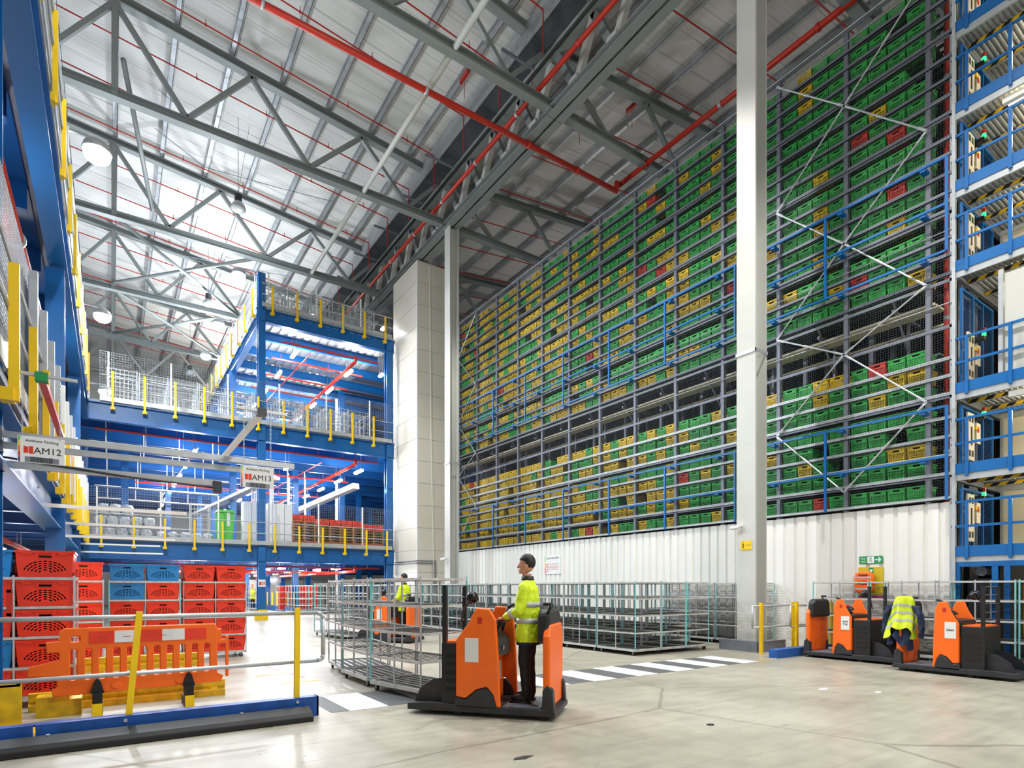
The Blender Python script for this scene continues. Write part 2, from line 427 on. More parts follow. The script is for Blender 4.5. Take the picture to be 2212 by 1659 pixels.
t = thing('roof_gutter', 'dark box gutter running beside the lattice girder', 'gutter', (12.3, 0, 20.6))
MB().box(11.95, -4, 20.55, 12.75, 60, 21.2).build('trough', M['gutter'], t, True)
MB().box(11.9, -4, 20.5, 11.96, 60, 21.25).box(12.74, -4, 20.5, 12.8, 60, 21.25).build('edge_angle', M['galv'], t, True)
# cable tray by the girder
for i in range(14):
    y = 5 + i * 3.0
    o = MB().bar((11.2, y, 20.3), (12.6, y, 20.3), .08, .08)
    tag(o.build('gutter_bracket', M['galvdullshade']), f'grey bracket arm under the gutter, {NTH[i]} along the girder', 'bracket', 'gutter brackets', 'thing')
# longitudinal tubes
for i, (y0, y1) in enumerate(zip(TY, TY[1:])):
    o = MB().tube((9.05, y0 + .18, ZB - .05), (9.05, y1 - .18, ZB - .05), .1, 10)
    tag(o.build('brace_tube', M['column'], smooth=True), f'round grey tie tube between roof trusses, {NTH[i]} from the crossing end', 'brace', 'tie tubes between trusses', 'thing')
o = MB().tube((18.6, 3, 18.2), (18.6, 45, 18.2), .13, 12)
tag(o.build('drain_pipe', M['column'], smooth=True), 'pale grey pipe running beside the red main above the racking', 'pipe', kind='thing')

# columns of the building
def hcolumn(y, label, zt=18.5, tape=False):
    t = thing('steel_column', label, 'column', (XG, y, 0))
    x0, x1 = 13.02, 13.5
    MB().box(x0, y - .26, 0, x0 + .04, y + .26, zt).box(x1 - .04, y - .26, 0, x1, y + .26, zt).box(x0 + .04, y - .02, 0, x1 - .04, y + .02, zt).build('shaft', M['column'], t, True)
    MB().box(x0 - .02, y - .28, 4.6 * 1.6, x1 + .02, y - .26, 4.6 * 1.6 + .08).box(x0 - .02, y - .28, 7.36, x0, y + .28, 7.44).build('band_clip', M['galv'], t, True)
    MB().box(x0 - .16, y - .42, 0, x1 + .16, y + .42, .05).build('base_plate', M['plinth'], t, True)
    return t
c1 = hcolumn(8.72, 'tall grey steel column at the end of the zebra crossing')
c2 = hcolumn(24.4, 'tall grey steel column in front of the white service shaft')
c3 = hcolumn(40.8, 'pale building column standing among the blue mezzanine posts')
MB().box(12.75, 8.25, 0, 12.8, 9.3, .26).box(12.8, 8.2, 0, 13.9, 8.25, .26).build('kick_plate', M['galvdullshade'], c1, True)

for i, (a, b) in enumerate((((.1, 32.9, ZB), (6.8, 40.7, ZB)), ((6.8, 32.9, ZB + .25), (.1, 40.7, ZB + .25)), ((.1, 40.9, ZB), (6.8, 48.7, ZB)), ((6.8, 40.9, ZB + .25), (.1, 48.7, ZB + .25)), ((.35, 25.0, ZB + 1.5), (1.6, 32.5, ZB + .6)))):
    tag(MB().tube(a, b, .09, 10).build('brace_tube', M['truss'], smooth=True), f'slanting grey bracing tube between roof trusses, {NTH[i]} back over the lane', 'brace', 'slanting tubes between trusses', 'thing')
# sprinkler branch lines (thin, along the roof slope)
ys = [10.2 + 2.67 * i for i in range(19)]
for i, y in enumerate(ys):
    o = MB(); za = lambda x: roof_z(x) - .62
    o.tube((-6, y, za(-6)), (11.9, y, za(11.9)), .028, 6)
    xx = -5
    while xx < 11.5:
        o.tube((xx, y, za(xx) + .02), (xx, y, za(xx) + .2), .014, 5); o.ball((xx, y, za(xx)), .05, 6, 4); xx += 2.6
    o.path([(11.9, y, za(11.9)), (11.9, y, 19.4)], .026, 6)
    tag(o.build('sprinkler_pipe', M['redthin']), f'thin red sprinkler branch pipe over the lane, {NTH[i]} back from the crossing', 'pipe', 'thin red sprinkler pipes over the lane', 'thing')
    if i < 12:
        o = MB(); zb = lambda x: roof_z(x) - .62
        o.tube((14.4, y + .3, zb(14.4)), (30, y + .3, zb(30)), .028, 6)
        tag(o.build('sprinkler_pipe', M['redthin']), f'thin red sprinkler branch pipe above the racking, {NTH[i]} back from the crossing', 'pipe', 'thin red sprinkler pipes above the racking', 'thing')
# red mains
def pipe(label, pts, r, flanges=(), name='sprinkler_main', m='red', group=None):
    t = thing(name, label, 'pipe', pts[0], group=group)
    MB().path(pts, r, 12).build('pipe_run', M[m], t, True, smooth=True)
    for p, d in flanges:
        p = Vector(p); d = Vector(d).normalized()
        MB().tube(p - d * .05, p + d * .05, r * 1.28, 12).build('clamp', M['galv'] if (p.x + p.y) % 1 > .5 else M[m], t, True, smooth=True)
    return t
pipe('thick red sprinkler main following the girder gutter', [(12.55, 3, 19.3), (12.55, 58, 19.3)], .085, [((12.55, y, 19.3), (0, 1, 0)) for y in (12, 14.5, 18, 21, 24, 27, 30)])
pipe('thick red main crossing under the roof to an elbow by the racking', [(-4, 18.0, 18.4), (17.7, 18.0, 18.4), (17.7, 18.0, 18.75), (17.9, 18.0, 18.75)], .1, [((x, 18.0, 18.4), (1, 0, 0)) for x in (1.2, 3.6, 8.8, 13.1, 15.5)])
pipe('thick red main along the top of the crate racking', [(17.9, 2, 18.75), (17.9, 18.1, 18.75)], .1, [((17.9, y, 18.75), (0, 1, 0)) for y in (5, 9.5, 13, 16.5)])
pipe('short thick red main dropping at the racking end', [(17.6, 6.6, 18.75), (18.7, 5.6, 18.1), (18.7, 5.2, 18.1)], .13)
# pipe hanger cleats, small dark red brackets under purlins
for i, (x, y) in enumerate([(8.2, 14.6), (11.2, 19.6), (12.9, 17.5), (14.2, 13.9), (16.5, 19.0), (17.8, 17.2), (16.3, 9.0)]):
    o = MB().box(x - .05, y - .3, roof_z(x) - .42, x + .05, y + .3, roof_z(x) - .24).tube((x, y, roof_z(x) - 1.2), (x, y, roof_z(x) - .4), .012, 5)
    tag(o.build('pipe_hanger', M['redthin']), f'dark red pipe hanger bracket on a purlin, {NTH[i]} along the red mains', 'bracket', 'red pipe hangers', 'thing')
# roof conduit cable
for i, y in enumerate((26.5, 28.8, 37.2)):
    o = MB().path([(1.5, y, 20.9), (3.4, y + .3, 20.2), (6.5, y, 20.3), (9, y, 20.6)], .014, 5)
    tag(o.build('roof_cable', M['galvdullshade']), f'slack grey cable strung under the roof, {NTH[i]} back from the crossing', 'cable', 'slack roof cables', 'thing')

# hanging high-bay lamps (switched off)
def highbay(x, y, z, label):
    t = thing('high_bay_lamp', label, 'lamp', (x, y, z), group='unlit hanging high-bay lamps')
    MB().lathe((x, y, z), [(.30, 0), (.31, .02), (.27, .16), (.17, .3), (.13, .34)], 18).build('reflector', M['galv'], t, True, smooth=True)
    MB().lathe((x, y, z - .03), [(.05, 0), (.26, .01), (.29, .03)], 18).build('lens', M['glassoff'], t, True, smooth=True)
    MB().lathe((x, y, z + .34), [(.15, 0), (.15, .28), (.1, .32)], 12).build('gear_box', M['charcoal'], t, True)
    MB().tube((x, y, z + .66), (x, y, roof_z(x) - .2), .012, 5).tube((x, y, z + .66), (x + .5, y + .2, roof_z(x) - .2), .008, 5).build('hanger_cable', M['galvdullshade'], t, True)
highbay(4.55, 27.7, 18.0, 'unlit bell-shaped high-bay lamp hanging over the lane')
highbay(4.6, 37.6, 17.8, 'unlit bell-shaped high-bay lamp hanging left of the top mezzanine deck')
highbay(4.6, 47, 16.6, 'small far unlit high-bay lamp above the middle deck fence')
# ================================================================== crate racking
XR = 15.0
BW = 1.768; Y0 = 5.51; NB = 13
LOW = [3.55, 4.07, 4.47, 4.88, 5.29, 5.80, 6.19, 6.57]
UPP = [8.41, 8.82, 9.19, 9.79, 10.18, 10.58, 11.0, 11.36, 11.88, 12.28, 12.66, 13.12, 13.64, 14.0, 14.41, 14.81]
LEV = LOW + UPP
YE = Y0 + NB * BW
# corrugated wall under the racking
o = MB(); y = 5.02; prof = []
while y < YE + .6:
    prof += [(XR, y), (XR, y + .2), (XR + .035, y + .225), (XR + .035, y + .275)]; y += .3
vs = [(px, py, 0.0) for px, py in prof] + [(px, py, 3.42) for px, py in prof]; n = len(prof)
o.add(vs, [(i, i + 1, n + i + 1, n + i) for i in range(n - 1)])
o.box(XR + .04, 5.02, 0, XR + .1, y - .3, 3.42)
M['corr'] = mat('white_corrugated_sheet', 0xE9E8E2, 0.42, vary=0.05, scale=0.7)
wl = o.build('wall_side', M['corr']); tag(wl, 'white corrugated sheet wall below the crate racking', 'wall', kind='structure')
# dark sheet added for the shade behind the racking, also shuts out daylight
tag(MB().box(17.9, 4.4, 0, 18.0, YE + .3, 15.4).build('wall_shade', M['dark']), 'dark lining behind the crate racking', 'wall', kind='structure')

rack = thing('storage_rack', 'tall galvanised racking full of green and yellow crates above the white wall', 'rack', (XR, Y0, 0))
for k in range(NB + 1):
    y = Y0 + k * BW
    m = MB().box(XR - .02, y - .05, 3.42, XR + .02, y + .05, 15.35).box(XR, y - .05, 3.42, XR + .09, y - .035, 15.35).box(XR, y + .035, 3.42, XR + .09, y + .05, 15.35)
    m.build('upright', M['galvdullshade'], rack, True)
    MB().box(XR + 1.3, y - .05, 3.42, XR + 1.4, y + .05, 15.35).box(XR + 2.5, y - .05, 3.42, XR + 2.6, y + .05, 15.35).build('rear_upright', M['galvdullshade'], rack, True)
MB().box(XR - .03, 5.02, 0, XR + .05, 5.1, 15.9).build('end_upright', M['galv'], rack, True)
for z in LEV:
    MB().box(XR - .045, 5.05, z - .085, XR - .01, YE, z - .005).box(XR - .045, 5.05, z - .085, XR + .02, YE, z - .075).build('shelf_beam', M['galv'] if z < 8 else M['galvdullshade'], rack, True)  # upper beams take the darker steel, weaker light put into their colour
    m = MB()
    for k in range(NB):
        y = Y0 + k * BW
        for j in range(7): m.box(XR + .05 + j * .22, y + .06, z - .05, XR + .15 + j * .22, y + BW - .06, z - .035)
    m.box(XR + .62, 5.75, z - .06, XR + .66, YE, z - .02).box(XR + 1.7, 5.95, z - .06, XR + 2.8, YE, z - .045)
    m.build('shelf_deck', M['shelfdark'], rack, True)  # dark deck colour paints in the shade between the crates
for z in (7.22, 8.22, 15.28, 3.98, 5.70, 9.68, 11.79, 13.55):
    MB().box(XR - .03, 5.05, z - .035, XR, YE, z + .035).build('tie_rail', M['galvdullshade'], rack, True)
for z in (7.72, 15.0, 12.2, 9.3):
    MB().tube((XR - .05, 5.05, z), (XR - .05, YE, z), .012, 5).build('guard_wire', M['galv'], rack, True)
# service walkway seen in the gap
MB().box(XR + .9, 5.6, 6.98, XR + 2.8, YE, 7.02).build('walkway_plate', M['galvdullshade'], rack, True)
MB().box(XR + .35, Y0, 7.95, XR + .9, YE, 8.0).box(XR + 1.2, Y0, 7.75, XR + 1.5, YE, 7.8).build('walkway_soffit', M['cream'], rack, True)
for k in range(NB):
    y = Y0 + (k + .45) * BW
    MB().bar((XR + .2, y, 8.3), (XR + 1.0, y, 7.3), .04, .04).box(XR + 1.0, y - .03, 7.0, XR + 1.06, y + .03, 8.2).box(XR + .2, y - .03, 8.02, XR + 1.6, y + .03, 8.1).build('walkway_bracket', M['galvdullshade'], rack, True)
def braces(k):
    Yr, Yc, Yl = Y0 + k * BW, Y0 + (k + 1) * BW, Y0 + (k + 2) * BW
    X = XR - .1
    R, C, L = Yr, Yc, Yl
    seq = [(L, 15.14, C, 13.43), (C, 13.43, R, 11.68), (R, 15.14, C, 13.43), (C, 13.43, L, 11.71), (L, 11.71, C, 10.03), (C, 10.03, R, 8.25), (R, 11.68, C, 10.03), (C, 10.03, L, 8.27),
           (L, 8.27, C, 7.3), (R, 8.25, C, 7.3), (C, 7.3, L, 5.65), (C, 7.3, R, 5.67), (L, 5.65, C, 3.91), (R, 5.67, C, 3.91)]
    for a, za, b, zb in seq:
        p, q = Vector((X, a, za)), Vector((X, b, zb)); d = (q - p).normalized()
        m = MB().tube(p + d * .1, q - d * .1, .02, 6).bar(p, p + d * .25, .05, .02, (1, 0, 0)).bar(q - d * .25, q, .05, .02, (1, 0, 0))
        m.tube(p.lerp(q, .42), p.lerp(q, .5), .028, 6)
        m.build('brace_rod', M['galv'], rack, True)
braces(0); braces(NB - 2)
# netting in front of the racking
gn = thing('rack_net', 'fine wire safety mesh stretched over the front of the crate racking', 'mesh guard', (XR - .07, 5.05, 3.5))
m = MB(); X = XR - .075; t = .0016
y = 5.08
while y < YE: m.box(X - t, y - t, 3.5, X + t, y + t, 15.3); y += .055
z = 3.5
while z < 15.3: m.box(X - t, 5.08, z - t, X + t, YE, z + t); z += .055
m.build('wire_mesh', M['netting'], gn, True)
for ze in (3.48, 15.29): MB().box(X - .01, 5.05, ze, X + .01, YE, ze + .03).build('mesh_edge', M['galv'], gn, True)

# blue maintenance rails
def brail(zs, zb, zt, label):
    t = thing('maintenance_rail', label, 'handrail', (XR - .3, 5.05, zb))
    for z in zs: MB().box(XR - .32, 5.05, z - .025, XR - .28, YE - 1.5, z + .025).build('rail', M['blue'], t, True)
    for k in range(8):
        y = 5.06 + 2.565 * k
        MB().box(XR - .33, y - .025, zb, XR - .28, y + .025, zt).build('post', M['blue'], t, True)
    for z in zs:
        for k in range(0, NB):
            y = Y0 + k * BW
            MB().box(XR - .3, y - .06, z - .08, XR - .09, y + .06, z - .02).build('bracket', M['blue'], t, True)
brail([4.36, 5.43], 3.43, 5.45, 'blue handrail across the lower half of the crate racking')
brail([8.76, 9.76, 10.76], 8.75, 10.78, 'blue handrail across the upper half of the crate racking')
pipe('vertical red riser pipe at the near end of the crate racking', [(15.45, 5.32, 3.3), (15.45, 5.32, 15.6)], .045, [((15.45, 5.32, z), (0, 0, 1)) for z in (4.6, 7.6, 10.2, 13)])

# ------------------------------------------------------------------ crates
def crate_mb():
    m = MB(); W, D, H = .385, .6, .31; t = .008
    def fr(z): return 1 - .12 * (1 - z / H)
    # front face x=0: rim band with handle, lattice below
    def boxy(y0, z0, y1, z1, x=0.0, d=.012): m.box(x, y0, z0, x + d, y1, z1)
    h = W / 2
    boxy(-h, .2, -.075, H); boxy(.075, .2, h, H); boxy(-.075, .285, .075, H); boxy(-.075, .2, .075, .235)
    boxy(-h, 0, h, .03); boxy(-h, 0, -h + .03, .2); boxy(h - .03, 0, h, .2)
    for i in range(1, 9): y = -h + .03 + i * (W - .06) / 9; boxy(y - .006, .03, y + .006, .2)
    for j in range(1, 4): z = .03 + j * .0425; boxy(-h + .03, z - .007, h - .03, z + .007)
    m.box(-.014, -h - .008, H - .03, .02, h + .008, H)          # rim lip
    m.box(-.006, .115, .215, 0, .135, .265).box(-.006, .15, .215, 0, .162, .265)
    # sides
    for s in (-1, 1):
        y = s * h
        def sb(x0, z0, x1, z1): m.box(x0, y - s * .012, z0, x1, y, z1)
        sb(0, .2, D, H); sb(0, 0, D, .03)
        for i in range(0, 11): x = i * (D - .03) / 10; sb(x, .03, x + (.03 if i in (0, 10) else .014), .2)
        for j in range(1, 3): z = .03 + j * .057; sb(.03, z - .007, D - .03, z + .007)
        m.box(-.014, y, H - .03, D, y + s * .01, H)
    m.box(D - .012, -h, 0, D, h, H).box(0, -h, 0, D, h, .012)
    m.box(.04, -h + .04, .012, D - .05, h - .04, .012)
    for k in range(len(m.v)):
        x, y, z = m.v[k]; f = fr(z); m.v[k] = ((x - D / 2) * (1 - .05 * (1 - z / H)) + D / 2, y * f, z)
    return m
CR = crate_mb()
GOODS = []
for q in range(3):
    g = MB(); rr = random.Random(q)
    for k in range(6):
        g.mat(k % 3).cbox(.06 + rr.random() * .35 + .08, -.09 + .18 * rr.random(), .014, .12 + .06 * rr.random(), .1, .08 + .14 * rr.random())
    GOODS.append(g)
ME = {c: CR.mesh('crate_' + c, M['c' + c]) for c in ('green', 'yellow', 'red')}
KC = {'G': 'green', 'Y': 'yellow', 'R': 'red'}
# colours read off the photo for the two closest bays, far-to-near along the shelf
B0 = ['GGGG', 'GGGG', 'GGYY', 'GG_G', 'GGGG', 'GYGG', 'GGYY', 'GRGG', 'GGGY', 'RGGG', 'GGGG', 'GGYG', 'GGGG', 'GGRG', 'GGGG', 'GGGG', 'GGRG', 'RGGG', 'GYGG', 'GGG_', 'GGGG', 'GGGG', 'GG_G', 'GGGG']
B1 = ['GGRG', 'GGGG', 'GYG_', 'GG_G', 'GGGG', 'GGGG', 'GGYG', 'GGYY', 'GGGG', 'GGGY', 'YGGG', 'GGYG', 'GGGG', 'GGYG', 'GGYG', 'GGGG', 'GGYG', 'GGGG', 'GGGG', 'GGGG', 'GGGG', 'GYGG', 'GYGG', '_YGG']
B2 = ['GGYG', 'GGGG', 'GYYG', 'YYGY', 'GGGG', 'YYGG', 'GGGG', 'GGGY', 'GYGG', 'GGYG', 'GYGY', 'GGGG', 'RGGG', 'GGGY', 'YGGG', 'GGGG', 'GGGG', 'YGGG', 'GGGG', 'GGYG', 'GGGG', 'GGGG', 'GGGG', 'GGGG']
rnd = random.Random(11)
FY = [0, 0, 0, .2, .25, .36, .5, .6, .7, .76, .76, .72, .66]
def colour(b, l, j):
    if b < 3: return (B0, B1, B2)[b][l][j]
    u = rnd.random()
    if u < .035: return '_'
    if u < .047: return 'R'
    fy = FY[b] + (.22 if l < 8 and b > 3 else 0)
    return 'Y' if rnd.random() < fy else 'G'
slots = []
for b in range(NB):
    for l, z in enumerate(LEV):
        for j in range(4):          # j=0 far end of the bay
            c = colour(b, l, j)
            if c == '_': continue
            y = Y0 + (b + 1) * BW - .268 - j * (BW - .536) / 3
            dist = math.hypot(.565 * XR + .825 * y, 0)
            slots.append((b, l, j, KC[c], XR + .05 + rnd.random() * .05, y + rnd.uniform(-.003, .003), z, dist))
FLR = ['lowest'] + NTH[1:7] + ['top']
FUR = ['lowest'] + NTH[1:15] + ['top']
BN = ['bay beside the red riser pipe', 'bay second from the red riser', 'bay third from the red riser', 'bay fourth from the red riser', 'bay fifth from the red riser', 'bay sixth from the red riser']
PN = ['farthest crate of', 'second crate in of', 'third crate in of', 'nearest crate of']
mass = MB()
cnt = 0
for b, l, j, c, x, y, z, d in slots:
    tone = rnd.uniform(-.02, .02)
    if cnt < 298 and (b < 3 or cnt < 298):
        o = bpy.data.objects.new('crate', ME[c]); COL.objects.link(o)
        o.location = (x, y, z)
        lv = (FLR[l] + ' lower shelf') if l < 8 else (FUR[l - 8] + ' upper shelf')
        e = ['at far end', 'second along', 'third along', 'at near end'][j]
        tag(o, f'{c} lattice crate {e} of {lv}, {BN[b]}', 'crate', 'crates on the racking', 'thing')
        cnt += 1
    else:
        mass.k = {'green': 0, 'yellow': 1, 'red': 2}[c]
        n = len(mass.v); mass.v.extend((x + a, y + bb, z + cc) for a, bb, cc in CR.v)
        mass.f.extend(tuple(i + n for i in f) for f in CR.f); mass.m.extend([mass.k] * len(CR.f))
mo = mass.build('crates_beyond', [M['cgreen'], M['cyellow'], M['cred']])
tag(mo, 'yellow and green crates filling the farther bays of the racking', 'crates', kind='stuff')
print('crates', len(slots), cnt)

# ================================================================== lift tower with blue railed platforms
PLZ = [2.28, 4.04, 5.77, 8.38, 10.1, 11.77, 13.5, 15.2]
PLN = ['lowest', 'second', 'third', 'fourth', 'fifth', 'sixth', 'seventh', 'topmost']
XP = 14.9
for z, nme in zip(PLZ, PLN):
    t = thing('access_platform', f'blue railed steel access platform beside the racking, {nme} one up', 'platform', (XP, 5, z), group='railed platforms')
    MB().box(XP + .02, -1, z - .2, XP + .07, 4.98, z - .06).build('edge_beam', M['galv'], t, True)
    MB().box(XP, -1, z - .06, XP + .03, 4.98, z + .16).build('toe_board', M['blue'], t, True)
    # deck as ribbed sheet seen from below
    m = MB(); x = XP + .07; y = -1.0
    prof = []
    while y < 4.98: prof += [(y, -.05), (y + .03, -.05), (y + .045, -.09), (y + .075, -.09)]; y += .09
    n = len(prof); m.add([(x, py, z + pz) for py, pz in prof] + [(17.6, py, z + pz) for py, pz in prof], [(i, i + 1, n + i + 1, n + i) for i in range(n - 1)])
    m.build('ribbed_deck', M['galv'], t, True)
    for xx in (15.45, 16.4, 17.4): MB().box(xx, -1, z - .2, xx + .06, 4.98, z - .1).build('joist', M['galv'], t, True)
    for xx in (15.42, 16.37): MB().box(xx - .012, -1, z - .2, xx - .002, 4.9, z - .13).build('hazard_strip', M['hazard'], t, True)
    for yy in (3.4, 4.95): MB().box(XP + .07, yy - .04, z - .22, 17.6, yy + .04, z - .1).build('cross_joist', M['galvdullshade'], t, True)
    for zz in (z + .58, z + 1.1): MB().box(XP - .01, -1, zz - .025, XP + .03, 5.05, zz + .025).build('rail', M['blue'], t, True)
    for yy in (4.77, 4.04, 3.3, 2.55): MB().box(XP - .03, yy - .03, z - .12, XP + .02, yy + .03, z + 1.12).build('post', M['blue'], t, True)
    # interlocked door screen at the racking end
    g = thing('interlock_door', f'blue mesh door with cream control panel on the {nme} platform up', 'door', (15.2, 4.9, z), group='mesh doors on platforms')
    X0, X1, Yd = 15.0, 16.6, 4.9
    h = 1.42 if z not in (5.77,) else 2.2
    m = MB()
    for a, b in ((X0, X0 + .05), (X0 + .62, X0 + .68), (X0 + 1.2, X0 + 1.25), (X0 + 1.8, X0 + 1.85)): m.box(a, Yd - .02, z, b, Yd + .02, z + h)
    m.box(X0 - .002, Yd - .023, z + h - .05, X0 + 1.852, Yd + .023, z + h + .003)
    m.build('door_frame', M['blue'], g, True)
    m = MB(); q = X0 + .05
    while q < X1 + .2: m.box(q - .002, Yd, z + .05, q + .002, Yd + .004, z + h); q += .05
    q = z + .05
    while q < z + h: m.box(X0, Yd, q - .002, X0 + 1.85, Yd + .004, q + .002); q += .05
    m.build('mesh_panel', M['bluedeep'], g, True)
    p = MB().box(X0 + .2, Yd - .06, z + .28, X0 + .56, Yd - .025, z + 1.3).build('control_panel', M['cream'], g, True)
    m = MB()
    for a, b in ((.25, 1.1), (.4, 1.1), (.25, .36), (.4, .36)): m.box(X0 + a, Yd - .065, z + b, X0 + a + .1, Yd - .06, z + b + .13)
    m.box(X0 + .36, Yd - .075, z + .6, X0 + .4, Yd - .06, z + 1.0)
    mm = MB(); mm.v, mm.f, mm.m = m.v, m.f, m.m
    k = mm.build('vent_grille', M['charcoal'], None); k.parent = p; k.location = (-15.2, -4.9, -z)
    MB().box(X0 + .72, Yd - .05, z + .7, X0 + .95, Yd - .02, z + 1.15).build('notice_board', M['cream'], g, True)
    MB().tube((X0 + .8, Yd - .055, z + 1.0), (X0 + .8, Yd - .05, z + 1.0), .07, 12).build('warning_disc', M['red'], g, True)
    MB().cbox(X0 + .66, Yd - .05, z + .98, .1, .05, .08).build('latch', M['yellow'], g, True)
    tl = thing('signal_light', f'red and green signal light above the {nme} platform door', 'signal light', (15.7, 4.7, z + 1.45), group='platform signal lights')
    MB().tube((15.72, 4.72, z + 1.28), (15.72, 4.72, z + 1.36), .04, 8).build('green_lens', M['ledgreen'], tl, True)
    MB().tube((15.72, 4.72, z + 1.36), (15.72, 4.72, z + 1.45), .04, 8).build('red_lens', M['red'], tl, True)
    MB().box(15.66, 4.7, z + 1.2, 15.78, 4.9, z + 1.28).build('base', M['black'], tl, True)
# tower legs
for i, (x, y, l) in enumerate([(14.93, 5.0, 'corner where platforms meet the racking'), (17.5, 4.9, 'dark inner corner of the platforms'), (17.5, 1.2, 'inner side of the platforms')]):
    m = MB().box(x - .05, y - .03, 0, x + .05, y + .03, 16.5)
    tag(m.build('corner_post', M['galv']), f'galvanised perforated platform leg at the {l}', 'post', kind='thing')
# back screens behind the platforms
t = thing('lift_shaft', 'galvanised lift frame standing behind the blue platforms', 'lift frame', (17.0, 4.5, 0))
for x, y in ((16.2, 5.3), (16.9, 5.3), (17.4, 5.4)): MB().box(x - .04, y - .04, 0, x + .04, y + .04, 16).build('mast', M['galv'], t, True)
for i in range(12):
    z = .8 + i * 1.25
    MB().bar((16.2, 5.3, z), (17.4, 5.4, z + 1.1), .03, .03).build('brace', M['galvdullshade'], t, True)
    MB().box(16.2, 5.28, z, 17.4, 5.32, z + .05).build('rung', M['galv'], t, True)
tag(MB().box(17.7, -4, 0, 17.75, 4.95, 16).build('wall_tower', M['cream']), 'pale lining behind the platforms', 'wall', kind='structure')
# large pale board on the third platform
t = thing('screen_board', 'large plain grey-white board standing on the third platform', 'board', (15.0, 3.0, 5.95))
MB().box(15.0, 0.5, 5.95, 15.04, 4.16, 7.95).build('sheet', M['column'], t, True)
MB().box(14.97, 4.18, 5.8, 15.05, 4.26, 8.05).build('perforated_post', M['galv'], t, True)
for z, y0, l in ((5.5, 3.1, 'third'), (11.5, 3.2, 'sixth')):
    t = thing('batten_light', f'long white light housing slung under the {l} platform', 'light', (15.2, y0, z))
    MB().box(15.0, y0, z - .08, 15.12, y0 + 1.0, z + .03).build('housing', M['white'], t, True)
    MB().box(15.12, y0 + .05, z - .06, 15.2, y0 + .95, z).build('diffuser', M['warm'], t, True)
# ground level of the tower: blue cage, cabinet
t = thing('tower_cage', 'blue caged base of the lift tower with wire mesh', 'cage', (14.9, 4, 0))
m = MB()
for yy in (4.95, 4.3, 4.1, 2.6): m.box(14.92, yy - .05, 0, 15.0, yy + .05, 2.1)
m.box(14.916, 1.99, 2.0, 15.004, 5.005, 2.104); m.build('frame', M['blue'], t, True)
m = MB(); q = 2.0
while q < 4.1: m.box(14.95, q - .002, 0.1, 14.955, q + .002, 2.0); q += .05
q = .1
while q < 2.0: m.box(14.95, 2.0, q - .002, 14.955, 4.1, q + .002); q += .05
m.build('mesh_panel', M['ink'], t, True)
t = thing('control_box', 'dark machine drive unit in the blue tower base', 'machine', (15.4, 4.6, 0))
MB().box(15.2, 4.4, .9, 15.6, 4.85, 1.75).build('housing', M['charcoal'], t, True)
MB().tube((15.18, 4.6, 1.9), (15.5, 4.6, 1.9), .1, 12).build('motor', M['galvdullshade'], t, True)
MB().box(15.25, 4.45, 0, 15.55, 4.8, .9).build('stand', M['galvdullshade'], t, True)
t = thing('yellow_cabinet', 'bright yellow equipment cabinet behind the trolleys by the tower', 'cabinet', (15.5, 3.2, 0))
MB().box(15.3, 2.6, .55, 16.0, 3.95, 1.62).build('body', M['yellow'], t, True, bevel=.01)
MB().box(15.285, 3.3, .6, 15.3, 3.31, 1.58).build('door_gap', M['ink'], t, True)
MB().box(15.35, 2.65, 0, 15.95, 3.9, .55).build('plinth', M['blue'], t, True)
# ================================================================== blue mezzanine across the far end
YM = 30.3; XL = -1.0; XE = 12.85
DK = [(3.57, 2.8), (9.4, 8.65), (15.07, 14.45)]
DNAME = ['lowest', 'middle', 'top']
def deckslab(z, x0, x1, y0, y1, label):
    m = MB().box(x0, y0, z, x1, y1, z + .1)
    tag(m.build('mezzanine_floor', M['galvdullshade']), label, 'floor', kind='structure')
deckslab(3.57, -9, XE, YM - .1, 64, 'lowest mezzanine deck at the far end')
for zz, nm_ in ((3.57, 'lowest'), (9.4, 'middle'), (15.1, 'top')): deckslab(zz, XE, 27, YM + 1.6, 64, f'{nm_} deck running on behind the white shaft')
deckslab(9.4, -9, XE, YM - .1, 64, 'middle mezzanine deck at the far end')
deckslab(3.57, -9, XL + .13, 5.5, YM - .1, 'lowest side mezzanine deck along the lane')
deckslab(9.4, -9, XL + .2, 5.5, YM - .1, 'middle side mezzanine deck along the lane')
# top deck of the block: profiled sheet soffit
m = MB(); x = 6.0; prof = []
while x < XE: prof += [(x, 15.0), (x + .22, 15.0), (x + .26, 15.07), (x + .4, 15.07)]; x += .44
n = len(prof); m.add([(px, YM - .1, pz) for px, pz in prof] + [(px, 62, pz) for px, pz in prof], [(i, i + 1, n + i + 1, n + i) for i in range(n - 1)])
m.box(5.95, YM - .12, 15.1, XE, 62, 15.2)
tag(m.build('mezzanine_floor', M['galv']), 'topmost block deck with ribbed steel underside', 'floor', kind='structure')
# edge beams
def beam(p, q, w, h, label, group=None, m='blue', name='edge_beam'):
    p, q = Vector(p), Vector(q); t = thing(name, label, 'beam', tuple(p), group=group)
    MB().ibeam(p, q, w, h, .03, .025).build('web', M[m], t, True)
    d = (q - p).normalized(); u = Vector((0, 0, 1)); sd = d.cross(u)
    b = MB(); L = (q - p).length; k = 1.1
    while k < L:
        for dz in (-.12, .12):
            c = p + d * k + u * dz; b.tube(c - sd * .03, c + sd * .03, .016, 6)
        k += 2.2
    b.build('bolt', M['galv'], t, True)
    return t
for (zt, zb), nm in zip(DK, DNAME):
    h = zt - zb; zc = (zt + zb) / 2
    if nm != 'top': beam((XL, YM, zc), (XE, YM, zc), .3, h, f'deep blue front beam of the {nm} mezzanine deck')
    else: beam((6.0, YM, zc), (XE, YM, zc), .3, h, 'deep blue front beam of the top block deck')
